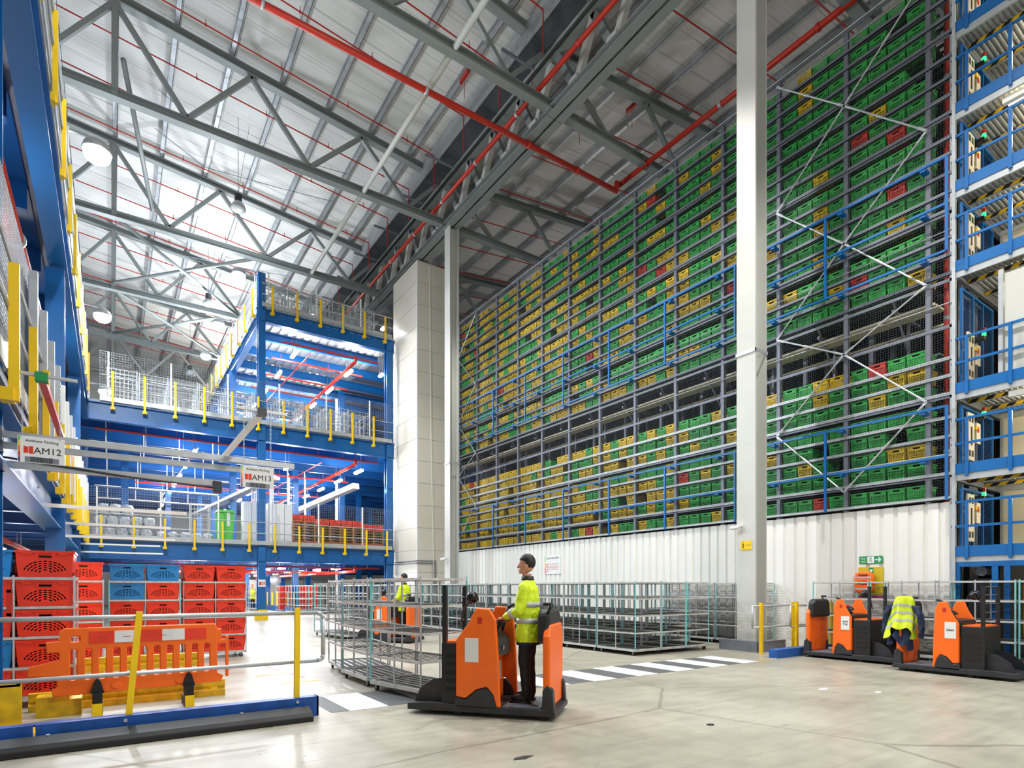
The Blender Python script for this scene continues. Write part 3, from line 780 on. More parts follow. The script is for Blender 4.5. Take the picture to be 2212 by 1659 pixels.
beam((6.05, YM + .2, 14.76), (6.05, 62, 14.76), .3, .6, 'blue side beam of the top block deck facing the lane')
beam((XL - .08, 5.5, 3.2), (XL - .08, YM - .2, 3.2), .34, .7, 'blue edge beam under the lowest side deck')
beam((XL + .02, 5.5, 9.02), (XL + .02, YM - .2, 9.02), .34, .72, 'blue edge beam under the middle side deck')
# joists under the decks
jn = 0
for (zt, zb), nm in zip(DK, DNAME):
    for i in range(14):
        y = YM + 2.4 + i * 2.4
        x0, x1 = (XL - 5, XE if i < 1 else 26) if nm != 'top' else (6.2, XE if i < 1 else 26)
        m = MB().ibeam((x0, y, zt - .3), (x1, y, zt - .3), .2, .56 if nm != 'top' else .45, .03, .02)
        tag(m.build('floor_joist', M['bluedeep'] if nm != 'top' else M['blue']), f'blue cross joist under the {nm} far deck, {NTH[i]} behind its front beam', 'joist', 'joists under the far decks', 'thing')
for z, nm in ((3.57, 'lowest'), (9.4, 'middle')):
    for i in range(9):
        y = 6.6 + 2.7 * i
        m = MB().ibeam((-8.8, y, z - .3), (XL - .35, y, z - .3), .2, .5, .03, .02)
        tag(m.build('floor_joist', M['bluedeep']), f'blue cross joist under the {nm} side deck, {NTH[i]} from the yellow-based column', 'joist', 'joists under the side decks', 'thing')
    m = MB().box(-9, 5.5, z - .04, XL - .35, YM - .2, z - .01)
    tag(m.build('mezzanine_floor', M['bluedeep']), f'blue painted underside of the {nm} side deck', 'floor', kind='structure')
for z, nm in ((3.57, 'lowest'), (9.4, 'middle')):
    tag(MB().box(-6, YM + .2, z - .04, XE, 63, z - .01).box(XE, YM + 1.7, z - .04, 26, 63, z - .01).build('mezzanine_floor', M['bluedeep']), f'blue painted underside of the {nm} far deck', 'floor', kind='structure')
# blue posts
def bpost(x, y, z1, label, base=False, rz=0, w=.34):
    t = thing('blue_column', label, 'column', (x, y, 0), group=None)
    MB().box(x - w / 2, y - .17, 0, x + w / 2, y - .14, z1).box(x - w / 2, y + .14, 0, x + w / 2, y + .17, z1).box(x - .012, y - .14, 0, x + .012, y + .14, z1).build('shaft', M['blue'], t, True)
    if base:
        MB().prism([(x - .26, 0), (x + .26, 0), (x + .26, .42), (x + .15, .5), (x - .15, .5), (x - .26, .42)], 1, y - .28, y - .2).box(x - .28, y - .2, 0, x - .22, y + .22, .42).box(x + .22, y - .2, 0, x + .28, y + .22, .42).build('base', M['yellow'], t, True)
    return t
cf = bpost(6.0, YM + .02, 19.0 - 2.2, 'tall blue column with yellow foot guard at the mezzanine front', True)
bpost(12.55, YM + .02, 15.1, 'blue column at the mezzanine front beside the white shaft', w=.36)
MB().box(5.84, YM - .17, 1.6, 6.16, YM - .155, 1.95).build('notice', M['paper'], cf, True)
MB().box(5.88, YM - .175, 1.68, 5.97, YM - .17, 1.85).box(6.0, YM - .175, 1.68, 6.03, YM - .17, 1.85).box(6.07, YM - .175, 1.7, 6.12, YM - .17, 1.85).build('notice_mark', M['red'], cf, True)
for i, (x, y, z1, l) in enumerate([(9.6, 38.3, 9.4, 'middle line, nearest'), (12.55, 38.3, 14.5, 'shaft side, second back'), (6.0, 38.3, 14.5, 'lane side, second back'), (9.6, 46.3, 9.4, 'middle line, third back'), (12.55, 46.3, 14.5, 'shaft side, third back'), (6.0, 46.3, 14.5, 'lane side, third back'), (0.6, 38.3, 9.4, 'far side line'), (3.2, 46.3, 9.4, 'far inner line'), (6.0, 54.3, 14.5, 'lane side, fourth back'), (9.6, 54.3, 9.4, 'middle line, fourth back'), (12.55, 54.3, 9.4, 'shaft side, fourth back'), (16.6, 38.3, 14.5, 'beyond the shaft, second back'), (16.6, 46.3, 14.5, 'beyond the shaft, third back'), (20.6, 46.3, 14.5, 'far beyond the shaft, third back'), (20.6, 54.3, 14.5, 'far beyond the shaft, fourth back'), (24.6, 54.3, 9.4, 'farthest beyond the shaft')]):
    bpost(x, y, z1, f'blue inner column under the mezzanine, {l}')
for y, z1, l in ((8.45, 9.3, 'at the yellow foot guard by the kerb'), (16.5, 8.6, 'behind the red crate stack'), (24.5, 8.6, 'third along the side deck'), (32.3, 8.6, 'fourth along the side deck, at the corner')):
    bpost(-1.03 if y > 9 else -1.17, y, z1, f'broad blue column of the side mezzanine {l}')
# diagonal brace far
# mesh guard rails along deck edges -------------------------------------------------
def wires(m, p, q, z0, z1, pitch, t=.004):
    p, q = Vector((p[0], p[1], 0)), Vector((q[0], q[1], 0)); L = (q - p).length; d = (q - p) / L
    k = 0.0
    while k <= L:
        c = p + d * k; m.box(c.x - t / 2, c.y - t / 2, z0, c.x + t / 2, c.y + t / 2, z1); k += pitch
    z = z0
    while z <= z1: m.bar((p.x, p.y, z), (q.x, q.y, z), t, t); z += pitch
def guard(label, p, q, z, mh, ypitch, outward, ph=1.15, pitch=.1, yl=1.0, k0=.45, yw=.04):
    t = thing('guard_rail', label, 'guard rail', (p[0], p[1], z))
    P, Q = Vector((p[0], p[1], 0)), Vector((q[0], q[1], 0)); L = (Q - P).length; d = (Q - P) / L; o = Vector(outward)
    m = MB(); wires(m, P, Q, z + .1, z + mh, pitch); m.build('mesh_panel', M['galv'], t, True)
    k = .3
    while k < L:
        c = P + d * k; MB().box(c.x - .03, c.y - .03, z, c.x + .03, c.y + .03, z + mh).build('fence_post', M['white'], t, True); k += ypitch * 2
    k = k0
    while k < L:
        c = P + d * k + o * .2
        m = MB().box(c.x - yw, c.y - yw, z - .35, c.x + yw, c.y + yw, z + ph)
        e = c - o * .17; m.bar((c.x, c.y, z - .3), (e.x, e.y, z - .3), .16, .12)
        m.build('yellow_post', M['yellow'], t, True); k += ypitch
    for zz in (z + .55, z + 1.08):
        a, b = P + o * .12, Q + o * .12; MB().tube((a.x, a.y, zz), (b.x, b.y, zz), .022, 6).build('rail', M['galv'], t, True)
    a, b = P + o * .06, Q + o * .06
    MB().bar((a.x, a.y, z + .1), (b.x, b.y, z + .1), .02, .2).build('toe_board', M['galv'], t, True)
    return t
guard('mesh guard rail with yellow posts on the lowest far deck', (XL + .2, YM - .18), (XE - .2, YM - .18), 3.62, 2.2, 1.15, (0, -1, 0), ph=1.0)
guard('mesh guard rail with yellow posts on the middle far deck', (XL + .6, YM - .18), (XE - .2, YM - .18), 9.45, 2.1, 1.15, (0, -1, 0), ph=1.25)
guard('mesh guard rail with yellow posts on the top block deck front', (6.0, YM - .18), (XE - .2, YM - .18), 15.15, 1.7, 1.15, (0, -1, 0), ph=1.0)
guard('mesh guard rail with yellow posts along the top block deck side', (5.87, YM), (5.87, 56), 15.15, 1.7, 2.0, (-1, 0, 0), ph=1.0)
guard('mesh guard rail with yellow posts along the lowest side deck', (XL + .12, 6.4), (XL + .12, YM - .4), 3.67, 2.0, 1.65, (.6, 0, 0), ph=.95, pitch=.055, k0=.85)
guard('mesh guard rail with yellow posts along the middle side deck', (XL + .205, 7.6), (XL + .205, YM - .5), 9.5, 2.1, 2.02, (.35, 0, 0), ph=1.1, pitch=.08, k0=2.0, yw=.035)
# upright grey boards behind the side rails
i = 0; y = 9.3
while y < 29.5 and i < 16:
    o = MB().box(XL + .165, y - .05, 3.72, XL + .25, y + .05, 5.45 + .02 * i).box(XL + .15, y + .05, 3.72, XL + .17, y + .75, 5.4 + .02 * i)
    tag(o.build('partition_board', M['white'] if y > 14 else M['galv']), f'upright pale partition board on the lowest side deck, {NTH[i]} from the sign frame', 'board', 'partition boards on the side deck', 'thing'); y += 1.3; i += 1
i = 0; y = 9.6
while y < 29:
    o = MB().box(XL - .05, y, 9.9, XL + .0, y + .9, 12.0).box(XL - .0, y - .02, 9.7, XL + .16, y + .02, 11.9)
    tag(o.build('partition_board', M['galv'] if y < 15 else M['white']), f'pale partition board on the middle side deck, {NTH[i]} along', 'board', 'partition boards on the middle side deck', 'thing'); y += 2.02; i += 1
i = 0; y = 31
while y < 50:
    o = MB().box(6.02, y, 15.25, 6.06, y + 1.7, 17.0)
    tag(o.build('partition_board', M['white']), f'white partition board along the top block deck edge, {NTH[i]} from its corner', 'board', 'partition boards on the top block', 'thing'); y += 2.0; i += 1
# red pipes under the side decks
pipe('thick red main slung under the middle side deck', [(-1.45, 7, 7.95), (-1.45, 29, 7.95)], .125, [((-1.45, y, 7.95), (0, 1, 0)) for y in (10, 14, 19)])
pipe('red main with elbow under the lowest side deck', [(-1.75, 9.5, 3.2), (-1.75, 9.5, 2.85), (-1.75, 11, 2.85), (-1.75, 11, 2.5), (-1.75, 28, 2.5)], .06, [((-1.75, 11, 2.6), (0, 0, 1)), ((-1.75, 13, 2.5), (0, 1, 0))])
for i, (z, y, nm) in enumerate([(14.1, YM + .9, 'top deck, first'), (14.1, YM + 3.4, 'top deck, second'), (14.1, YM + 6.2, 'top deck, third'), (14.1, YM + 9, 'top deck, fourth'), (8.5, YM + .9, 'middle deck, first'), (8.2, YM + 6, 'middle deck, second'), (8.0, YM + 12, 'middle deck, third'), (2.62, YM + .7, 'lowest deck, first'), (2.5, YM + 5, 'lowest deck, second'), (2.5, YM + 10, 'lowest deck, third')]):
    x0 = 7.2 if z > 12 else (-.6 if i in (4, 7) else 1.2)
    o = MB().tube((x0, y, z), (12.3, y, z), .05, 8)
    k = x0 + .5
    while k < 12.2: o.tube((k, y, z), (k, y, z + .3), .01, 4); k += 1.3
    tag(o.build('sprinkler_pipe', M['red']), f'red sprinkler pipe running under the {nm} behind the front beam', 'pipe', 'red pipes under the decks', 'thing')
for z, nm in ((13.9, 'top'), (8.3, 'middle'), (2.45, 'lowest')):
    pipe(f'thick red distribution main under the {nm} deck running back from the front', [(11.0, YM + .9, z + .3), (11.0, YM + .9, z), (11.0, 58, z)], .09, [((11.0, YM + 4, z), (0, 1, 0)), ((11.0, YM + 8, z), (0, 1, 0))])
for i, (x, z) in enumerate(((8.6, 13.8), (3.4, 8.2), (9.2, 8.2), (6.8, 2.5))):
    o = MB().bar((x, YM + 1, z), (x - .4, YM + 20, z), .04, .04)
    tag(o.build('conduit', M['redthin']), f'thin red conduit slung lengthways under the decks, {NTH[i]} of four', 'conduit', 'red conduits', 'thing')
# cable trays / white rails under the middle deck
for i, (y, z) in enumerate(((YM + 1.2, 7.9), (YM + 3.2, 7.7), (YM + 7, 7.6), (YM + 11, 7.4), (YM + 15, 7.2))):
    t = thing('cable_tray', f'white cable tray hung under the middle far deck, {NTH[i]} behind the front beam', 'cable tray', (0, y, z), group='cable trays')
    MB().box(-.8, y - .1, z, 5.6, y + .1, z + .03).box(-.8, y - .1, z, 5.6, y - .09, z + .1).build('tray', M['white'], t, True)
    k = -.2
    while k < 5.6: MB().box(k - .02, y - .02, z, k + .02, y + .02, 9.3).build('hanger', M['white'], t, True); k += 1.5
t = thing('conveyor', 'long steel conveyor rising under the middle deck', 'conveyor', (7, YM + 8, 5.6))
MB().bar((4.2, YM + 14, 6.2), (7.2, YM + 2.5, 7.4), .5, .16).build('bed', M['galv'], t, True)
MB().bar((8.6, YM + 16, 5.8), (11.6, YM + 2.5, 7.4), .4, .3).build('side_channel', M['white'], t, True)
t = thing('tote_conveyor', 'sloping conveyor frame carrying red totes on the lowest far deck', 'conveyor', (8.0, YM + 5, 3.67))
MB().bar((6.6, YM + 5, 4.5), (9.9, YM + 5, 5.3), .5, .1, (0, 0, 1)).build('bed', M['galv'], t, True)
for x, h in ((6.8, 4.5), (8.2, 4.84), (9.7, 5.2)): MB().box(x - .04, YM + 4.8, 3.67, x + .04, YM + 4.88, h).box(x - .04, YM + 5.12, 3.67, x + .04, YM + 5.2, h).build('leg', M['blue'], t, True)
MB().bar((6.6, YM + 4.74, 4.62), (9.9, YM + 4.74, 5.42), .03, .14, (0, 0, 1)).build('side_guard', M['red'], t, True)
t = thing('walkway_railing', 'blue and white railing deep on the lowest far deck', 'railing', (10, YM + 9, 3.67))
for k in range(7): MB().box(8.6 + .6 * k, YM + 9, 3.67, 8.66 + .6 * k, YM + 9.06, 5.6).build('post', M['blue'], t, True)
for z in (4.2, 4.7, 5.2, 5.6): MB().box(8.6, YM + 9.01, z, 12.3, YM + 9.05, z + .04).build('rail', M['white'], t, True)
t = thing('stair_gate', 'small yellow safety gate frame deep on the lowest far deck', 'gate', (11.9, YM + 8, 3.67))
for z in (4.0, 4.4, 4.8, 5.2): MB().tube((11.4, YM + 8, z), (12.3, YM + 8, z), .04, 8).build('bar', M['yellow'], t, True)
for x in (11.4, 12.3): MB().tube((x, YM + 8, 3.67), (x, YM + 8, 5.3), .04, 8).build('post', M['yellow'], t, True)
# white hanging rods by the sign
for i in range(12):
    x = 6.5 + .32 * i; y = YM + 5 + (i % 3) * 1.1
    o = MB().box(x - .02, y - .02, 4.2, x + .02, y + .02, 8.4).bar((x, y, 7.4 - .3 * (i % 3)), (x + .34, y, 7.4 - .3 * (i % 3)), .03, .03)
    tag(o.build('hanger_rod', M['white']), f'white hanging rod behind the mezzanine column, {NTH[i]} across', 'rod', 'white hanging rods', 'thing')
# lamps under the decks
def tube_lamp(x, y, z, label, L=1.2):
    t = thing('batten_lamp', label, 'lamp', (x, y, z), group='batten lamps under the decks')
    MB().box(x - .07, y - L / 2, z + .03, x + .07, y + L / 2, z + .08).build('housing', M['white'], t, True)
    zt = 15.0 if z > 12 else 9.3 if z > 5 else 3.5
    if zt > z + .1: MB().box(x - .01, y - L / 3 - .01, z + .08, x + .01, y - L / 3 + .01, zt).box(x - .01, y + L / 3 - .01, z + .08, x + .01, y + L / 3 + .01, zt).build('hanger', M['galvdullshade'], t, True)
    MB().box(x - .08, y - L / 2 + .04, z - .06, x + .08, y + L / 2 - .04, z + .03).build('diffuser', M['lamp'], t, True)
LAMPS = []
for nm, z, xs in (('top', 13.95, (8.0, 11.3)), ('middle', 8.1, (3.3, 7.9, 11.5)), ('lowest', 2.62, (3.6, 7.6, 10.2))):
    for j, x in enumerate(xs):
        for i in range(8):
            y = YM + 1.8 + i * 3.6 + (1.1 if j % 2 else 0)
            tube_lamp(x, y, z, f'glowing batten lamp under the {nm} far deck, {["lane", "middle", "shaft"][j]} row, {NTH[i]} back'); LAMPS.append((x, y, z))
for i, y in enumerate((9.8, 12.2, 17.5, 21)):
    tube_lamp(-2.1, y, 2.3 if i < 2 else 2.4, f'glowing batten lamp under the lowest side deck, {NTH[i]} along'); LAMPS.append((-2.1, y, 2.3))
for i, y in enumerate((12.6, 20.5)):
    tube_lamp(-2.3, y, 7.9, f'glowing batten lamp under the middle side deck, {NTH[i]} along'); LAMPS.append((-2.3, y, 7.9))
for i, (x, y, z) in enumerate(((9.5, YM + 4, 17.2), (9.8, YM + 6, 17.0), (12.4, YM + .4, 15.9), (12.2, YM + .2, 13.2), (12.6, YM + .1, 6.9))):
    tube_lamp(x, y, z, f'glowing lamp around the top block deck, {NTH[i]} of five', .5)

# ------------------------------------------------------------------ white service shaft
t = thing('service_shaft', 'tall white clad service shaft beside the mezzanine', 'shaft', (12.95, 27.5, 0))
XS, YS = 12.95, 27.55
m = MB().box(XS, YS, 0, 14.85, YM + .3, 18.4)
m.build('cladding', M['boxwhite'], t, True)
m = MB()
z = 1.2
while z < 18.3: m.box(XS - .006, YS - .006, z, 14.855, YM + .31, z + .012); z += 1.15
m.build('panel_joint', M['galvdullshade'], t, True)
MB().box(XS - .012, YS - .012, 0, XS + .06, YS + .05, 18.4).build('corner_trim', M['white'], t, True)
t2 = thing('conduit_pair', 'pair of thin steel conduits bent round the white service shaft', 'conduit', (XS, YS, 2.5))
for dz in (0, .12): MB().path([(XS - .05, YM, 2.95 - dz), (XS - .05, YS - .05, 2.95 - dz), (14.0 - dz, YS - .05, 2.95 - dz), (14.0 - dz, YS - .05, 1.2)], .025, 6).build('pipe_run', M['galvdullshade'], t2, True)
o = MB().path([(13.6, YS - .1, 18.2), (13.7, YS - .1, 9), (13.85, YS - .1, 2)], .015, 5)
tag(o.build('drop_cable', M['white']), 'thin pale cable hanging down the white shaft face', 'cable', kind='thing')

# ------------------------------------------------------------------ things on the decks
Z1 = 3.67
# stacked film-wrapped bales
def bale_mesh(seed):
    r_ = random.Random(seed); m = MB().ball((0, 0, 0), 1, 20, 14)
    ph = [r_.uniform(0, 6) for _ in range(6)]
    out = []
    for x, y, z in m.v:
        q = (abs(x) ** 4 + abs(y) ** 4 + abs(z) ** 4) ** .25 or 1
        x, y, z = x / q, y / q, z / q
        w_ = 1 + .07 * math.sin(7 * x + ph[0] + 3 * z) + .06 * math.sin(9 * y + ph[1]) + .07 * math.sin(8 * z + ph[2] + 4 * x)
        out.append((.215 * x * w_, .24 * y * w_, .265 + .265 * z * (1 + .03 * math.sin(6 * x + ph[3]))))
    m.v = out
    return m.mesh('film_bale', M['bag'], smooth=True)
BM = [bale_mesh(k) for k in range(4)]
rb = random.Random(3)
def bale(x, y, z, label):
    q = bpy.data.objects.new('film_bale', rb.choice(BM)); COL.objects.link(q); q.location = (x, y, z); q.rotation_euler = (0, 0, rb.uniform(-.25, .25))
    tag(q, label, 'bale', 'wrapped bales on the lowest deck', 'thing')
for r_ in range(3):
    for c_ in range(5 if r_ < 2 else 3):
        bale(-.5 + c_ * .45 + .1 * r_, YM + .9 + .12 * r_, Z1 + r_ * .54, f'grey film-wrapped bale, {NTH[c_]} across in {["bottom", "middle", "top"][r_]} row of the corner stack')
for c_ in range(5): bale(1.9 + c_ * .5, YM + 1.7, Z1, f'grey film-wrapped bale on the deck floor, {NTH[c_]} along from the stack')
t = thing('wheelie_bin', 'bright green tall bin on the lowest mezzanine deck', 'bin', (4.6, YM + 1.4, Z1))
MB().prism([(4.28, Z1 + .08), (4.92, Z1 + .08), (5.0, Z1 + 1.55), (4.2, Z1 + 1.55)], 1, YM + 1.1, YM + 1.7).build('body', M['green'], t, True, bevel=.04)
MB().prism([(4.18, Z1 + 1.55), (5.02, Z1 + 1.55), (4.95, Z1 + 1.68), (4.25, Z1 + 1.68)], 1, YM + 1.05, YM + 1.75).build('lid', M['green'], t, True, bevel=.02)
MB().box(4.65, YM + 1.09, Z1 + .9, 4.78, YM + 1.1, Z1 + 1.55).build('sticker', M['paper'], t, True)
MB().tube((4.3, YM + 1.6, Z1 + .1), (4.9, YM + 1.6, Z1 + .1), .1, 10).build('wheel', M['rubber'], t, True)
# cage trolley white
t = thing('cage_trolley', 'white wire cage trolley beside the green bin', 'trolley', (3.4, YM + 1.3, Z1))
m = MB()
for x in (3.1, 3.9):
    for y in (YM + 1.0, YM + 1.6): m.tube((x, y, Z1 + .15), (x, y, Z1 + 1.9), .02, 6)
for k in range(8): z = Z1 + .2 + k * .24; m.bar((3.1, YM + 1.0, z), (3.9, YM + 1.0, z), .012, .012); m.bar((3.1, YM + 1.6, z), (3.9, YM + 1.6, z), .012, .012)
for k in range(1, 6): x = 3.1 + k * .133; m.bar((x, YM + 1.0, Z1 + .2), (x, YM + 1.0, Z1 + 1.88), .01, .01)
m.build('cage', M['white'], t, True)
MB().box(3.1, YM + 1.0, Z1 + .12, 3.9, YM + 1.6, Z1 + .17).build('base', M['white'], t, True)
for i, x in enumerate((5.35, 5.75, 6.5, 6.9, 7.3)):
    o = MB().box(x, YM + .9, Z1 + .05, x + .38, YM + 1.5, Z1 + 2.15).box(x + .02, YM + .95, Z1, x + .36, YM + 1.45, Z1 + .05)
    tag(o.build('locker', M['white'] if i % 2 else M['paper']), f'tall plain white cabinet behind the deck railing, {NTH[i]} from the green bin', 'cabinet', 'white cabinets on the lowest deck', 'thing')
tag(MB().box(7.6, YM + .25, Z1, XE - .3, YM + .3, Z1 + .28).build('kick_board', M['brown']), 'brown kick board behind the deck mesh', 'board', kind='thing')
# pallets with red totes on them
def pallet():
    m = MB()
    for k in range(5): m.box(-.6, -.4 + k * .175, .12, .6, -.4 + k * .175 + .1, .144)
    for y in (-.4, -.05, .3): m.box(-.6, y, 0, .6, y + .1, .02)
    for x in (-.6, -.05, .5):
        for y in (-.4, -.05, .3): m.box(x, y, .02, x + .1, y + .1, .1)
        m.box(x, -.4, .1, x + .1, .4, .12)
    return m
PAL = pallet().mesh('pallet', M['wood'])
for s, (x, nn) in enumerate(((8.25, 9), (9.6, 8), (10.85, 8), (12.0, 7))):
    for k in range(nn):
        o = bpy.data.objects.new('pallet', PAL); COL.objects.link(o); o.location = (x, YM + 1.2 + .02 * (k % 2), Z1 + .148 * k); o.rotation_euler = (0, 0, .02 * ((k * 7) % 3 - 1))
        tag(o, f'wooden pallet, {NTH[k]} from bottom of the {NTH[s]} stack from the green bin', 'pallet', 'stacked pallets on the lowest deck', 'thing')
# red totes lying on the pallets (built after the tote mesh exists, see below)
PTOP = [(8.25, 9), (9.6, 8), (10.85, 8), (12.0, 7)]
# nested grey cages on the middle and top decks
def nest_cage():
    m = MB()
    for x in (-.55, .55): m.tube((x, 0, .1), (x, 0, 1.75), .022, 6)
    for k in range(9): m.bar((-.55, 0, .2 + k * .19), (.55, 0, .2 + k * .19), .02, .02)
    for k in range(1, 7): m.bar((-.55 + k * .157, 0, .2), (-.55 + k * .157, 0, 1.72), .012, .012)
    for x in (-.55, .55):
        for k in range(4): m.bar((x, 0, .25 + k * .45), (x, .6, .25 + k * .45), .016, .016)
        m.tube((x, .6, .1), (x, .6, 1.7), .018, 6)
    m.box(-.55, 0, .1, .55, .6, .13)
    for x in (-.5, .5):
        for y in (.05, .55): m.tube((x - .02, y, .05), (x + .02, y, .05), .05, 8)
    return m
NC = nest_cage().mesh('nest_cage', M['galv'])
def cages(n, x0, dx, y0, z, nm, grp, rows=3):
    for i in range(n):
        for j in range(rows):
            o = bpy.data.objects.new('roll_cage', NC); COL.objects.link(o); o.location = (x0 + dx * i, y0 + .68 * j + .1 * (i % 2), z)
            tag(o, f'grey wire roll cage on the {nm}, {NTH[i]} across in {NTH[j]} row', 'roll cage', grp, 'thing')
cages(10, .4, 1.2, YM + .9, 9.5, 'middle far deck', 'wire roll cages on the middle deck')
cages(5, 6.9, 1.15, YM + .9, 15.2, 'top block deck', 'wire roll cages on the top deck')
# back of ground floor: white wall panels, machine
t = thing('plant_room', 'white partition block under the far mezzanine', 'partition', (8, 58, 0))
for i, x in enumerate((3.4, 5.4, 7.4, 9.4, 11.4, 13.4, 15.4, 17.4, 19.4, 21.4)): MB().box(x, 58 + .3 * (i % 2), 0, x + 1.95, 59, 2.3).build('panel', M['boxwhite'], t, True)
t = thing('round_mirror', 'round convex mirror hanging under the far mezzanine', 'mirror', (9.9, 45, 2.1))
MB().lathe((0, 0, 0), [(.02, .1), (.2, .08), (.38, .02), (.4, 0)], 18).xf(lambda a, b, c: (9.9 + a, 45 - c, 2.1 + b)).build('mirror_face', M['galv'], t, True, smooth=True)
MB().box(9.87, 45.02, 2.1, 9.93, 45.06, 3.0).build('bracket', M['galvdullshade'], t, True)
t = thing('junction_box', 'white wall cabinet under the far mezzanine', 'cabinet', (8.3, 52, 1.4))
MB().box(7.9, 52, 1.2, 8.7, 52.3, 2.5).build('body', M['white'], t, True)
MB().box(8.2, 51.98, 1.1, 8.4, 52, 1.25).build('outlet', M['charcoal'], t, True)
MB().box(8.25, 52.1, 0, 8.35, 52.2, 1.2).build('stand', M['white'], t, True)
# ================================================================== trolleys (open steel shelf dollies)
TZ = [.15, .53, .92, 1.31, 1.69]
def trolley_parts():
    P = []
    W, L = .425, .62
    def frame(z, h=.035, heavy=False):
        m = MB()
        for s in (-1, 1):
            m.box(s * W - .012, -L, z - h, s * W + .012, L, z); m.box(-W, s * L - .012, z - h, W, s * L + .012, z)
            m.box(s * (W - .03), -L, z - .006, s * W, L, z)
        return m
    m = frame(TZ[0], .055); m.box(-W, -L - .02, TZ[0] - .03, W, L + .02, TZ[0] - .02); P.append(('base', M['steel'], m, None))
    for i, z in enumerate(TZ[1:]):
        m = frame(z)
        m.mat(1)
        for k in range(9): x = -W + .05 + k * (2 * W - .1) / 8; m.box(x - .016, -L, z - .016, x + .016, L, z - .01)
        P.append(('shelf', [M['steel'], M['shelfdark']], m, None))
    m = MB()
    for k in range(7): x = -W + .06 + k * (2 * W - .12) / 6; m.box(x - .03, -L, TZ[0] - .02, x + .03, L, TZ[0] - .012)
    P.append(('base_deck', M['shelfdark'], m, None))
    return P, W, L
TP, TW_, TL_ = trolley_parts()
def trolley_posts(c):
    out = []
    for (x, y), col in zip(((-TW_, -TL_), (TW_, -TL_), (-TW_, 0), (TW_, 0), (-TW_, TL_), (TW_, TL_)), c):
        m = MB().tube((x, y, TZ[0] - .03), (x, y, TZ[4] + .02), .014, 6)
        out.append((m, col))
    return out
def caster_mb(x, y):
    a = MB().box(x - .03, y - .03, .09, x + .03, y + .03, .1).box(x - .022, y - .02, .03, x - .017, y + .02, .1).box(x + .017, y - .02, .03, x + .022, y + .02, .1)
    b = MB().tube((x - .015, y, .045), (x + .015, y, .045), .045, 10)
    return a, b
TMESH = {}
for nm, mt, m, _ in TP: TMESH.setdefault(nm, []).append(m.mesh('trolley_' + nm, mt))
POSTM = {}
for key, cols in (('a', ['cyan', 'galv', 'galv', 'galv', 'galv', 'cyan']), ('b', ['galv', 'cyan', 'galv', 'galv', 'cyan', 'galv']), ('c', ['galv'] * 6), ('d', ['cyan', 'cyan', 'galv', 'cyan', 'cyan', 'galv'])):
    POSTM[key] = [m.mesh('trolley_post', M[c]) for m, c in trolley_posts(cols)]
CAST = []
for x in (-TW_ + .05, TW_ - .05):
    for y in (-TL_ + .1, TL_ - .1):
        a, b = caster_mb(x, y); CAST.append((a.mesh('fork', M['galvdullshade']), b.mesh('wheel', M['rubber'])))
def link(name, me, parent):
    o = bpy.data.objects.new(name, me); COL.objects.link(o); o.parent = parent; return o
def make_trolley(key):
    t = thing('shelf_trolley', 'x', 'trolley')
    for nm in TMESH:
        for me in TMESH[nm]: link(nm, me, t)
    for me in POSTM[key]: link('post', me, t)
    for a, b in CAST: link('wheel', b, link('caster', a, t))
    return t
# one-mesh version for the far ones
def flat_trolley(cols):
    mats = [M['steel'], M['shelfdark'], M['cyan'], M['rubber'], M['galv']]
    m = MB()
    for nm, mt, mm, _ in TP:
        k0 = 1 if nm == 'base_deck' else 0
        n = len(m.v); m.v.extend(mm.v); m.f.extend(tuple(i + n for i in f) for f in mm.f); m.m.extend([max(k, k0) for k in mm.m])
    for mm, c in trolley_posts(cols):
        n = len(m.v); m.v.extend(mm.v); m.f.extend(tuple(i + n for i in f) for f in mm.f); m.m.extend([2 if c == 'cyan' else 4] * len(mm.f))
    for x in (-TW_ + .05, TW_ - .05):
        for y in (-TL_ + .1, TL_ - .1):
            a, b = caster_mb(x, y)
            for q, k in ((a, 0), (b, 3)):
                n = len(m.v); m.v.extend(q.v); m.f.extend(tuple(i + n for i in f) for f in q.f); m.m.extend([k] * len(q.f))
    return m.mesh('trolley_far', mats)
FT = [flat_trolley(c) for c in (['cyan', 'galv', 'galv', 'galv', 'galv', 'cyan'], ['galv'] * 6, ['galv', 'cyan', 'cyan', 'galv', 'cyan', 'galv'])]
PROTO = {}
def trolley(x, y, key, label, rz=0.0, group='empty shelf trolleys', simple=False):
    if simple:
        o = bpy.data.objects.new('shelf_trolley', FT['abc'.index(key) if key in 'abc' else 0]); COL.objects.link(o)
        o.location = (x, y, 0); o.rotation_euler = (0, 0, rz); return tag(o, label, 'trolley', group, 'thing')
    if key not in PROTO:
        PROTO[key] = make_trolley(key); o = PROTO[key]
    else: o = copy_tree(PROTO[key])
    o.location = (x, y, 0); o.rotation_euler = (0, 0, rz)
    return tag(o, label, 'trolley', group, 'thing')
colx = [10.22, 11.11, 12.0, 12.48 + .42]
rt = random.Random(5)
ROWN = ['lane-side', 'second', 'third', 'fourth']
for c, x in enumerate(colx):
    for r_ in range(16):
        y = 9.99 + r_ * 1.28 + (1.3 if c == 3 else 0) + rt.uniform(-.01, .01)
        if c == 3 and (abs(y - 24.4) < 1.15 or y > 26.2): continue
        if c == 2 and y > 27: pass
        trolley(x + rt.uniform(-.01, .01), y, rt.choice('abcd' if r_ < 3 else 'abc'), f'empty grey shelf trolley, {NTH[r_]} back from the crossing in the {ROWN[c]} file', rz=rt.uniform(-.006, .006), simple=r_ >= 4)
for r_ in range(3):
    trolley(14.5, 9.75 + 1.3 * r_, 'b', f'empty grey shelf trolley by the corrugated wall behind the front column, {NTH[r_]} back', simple=r_ > 0)
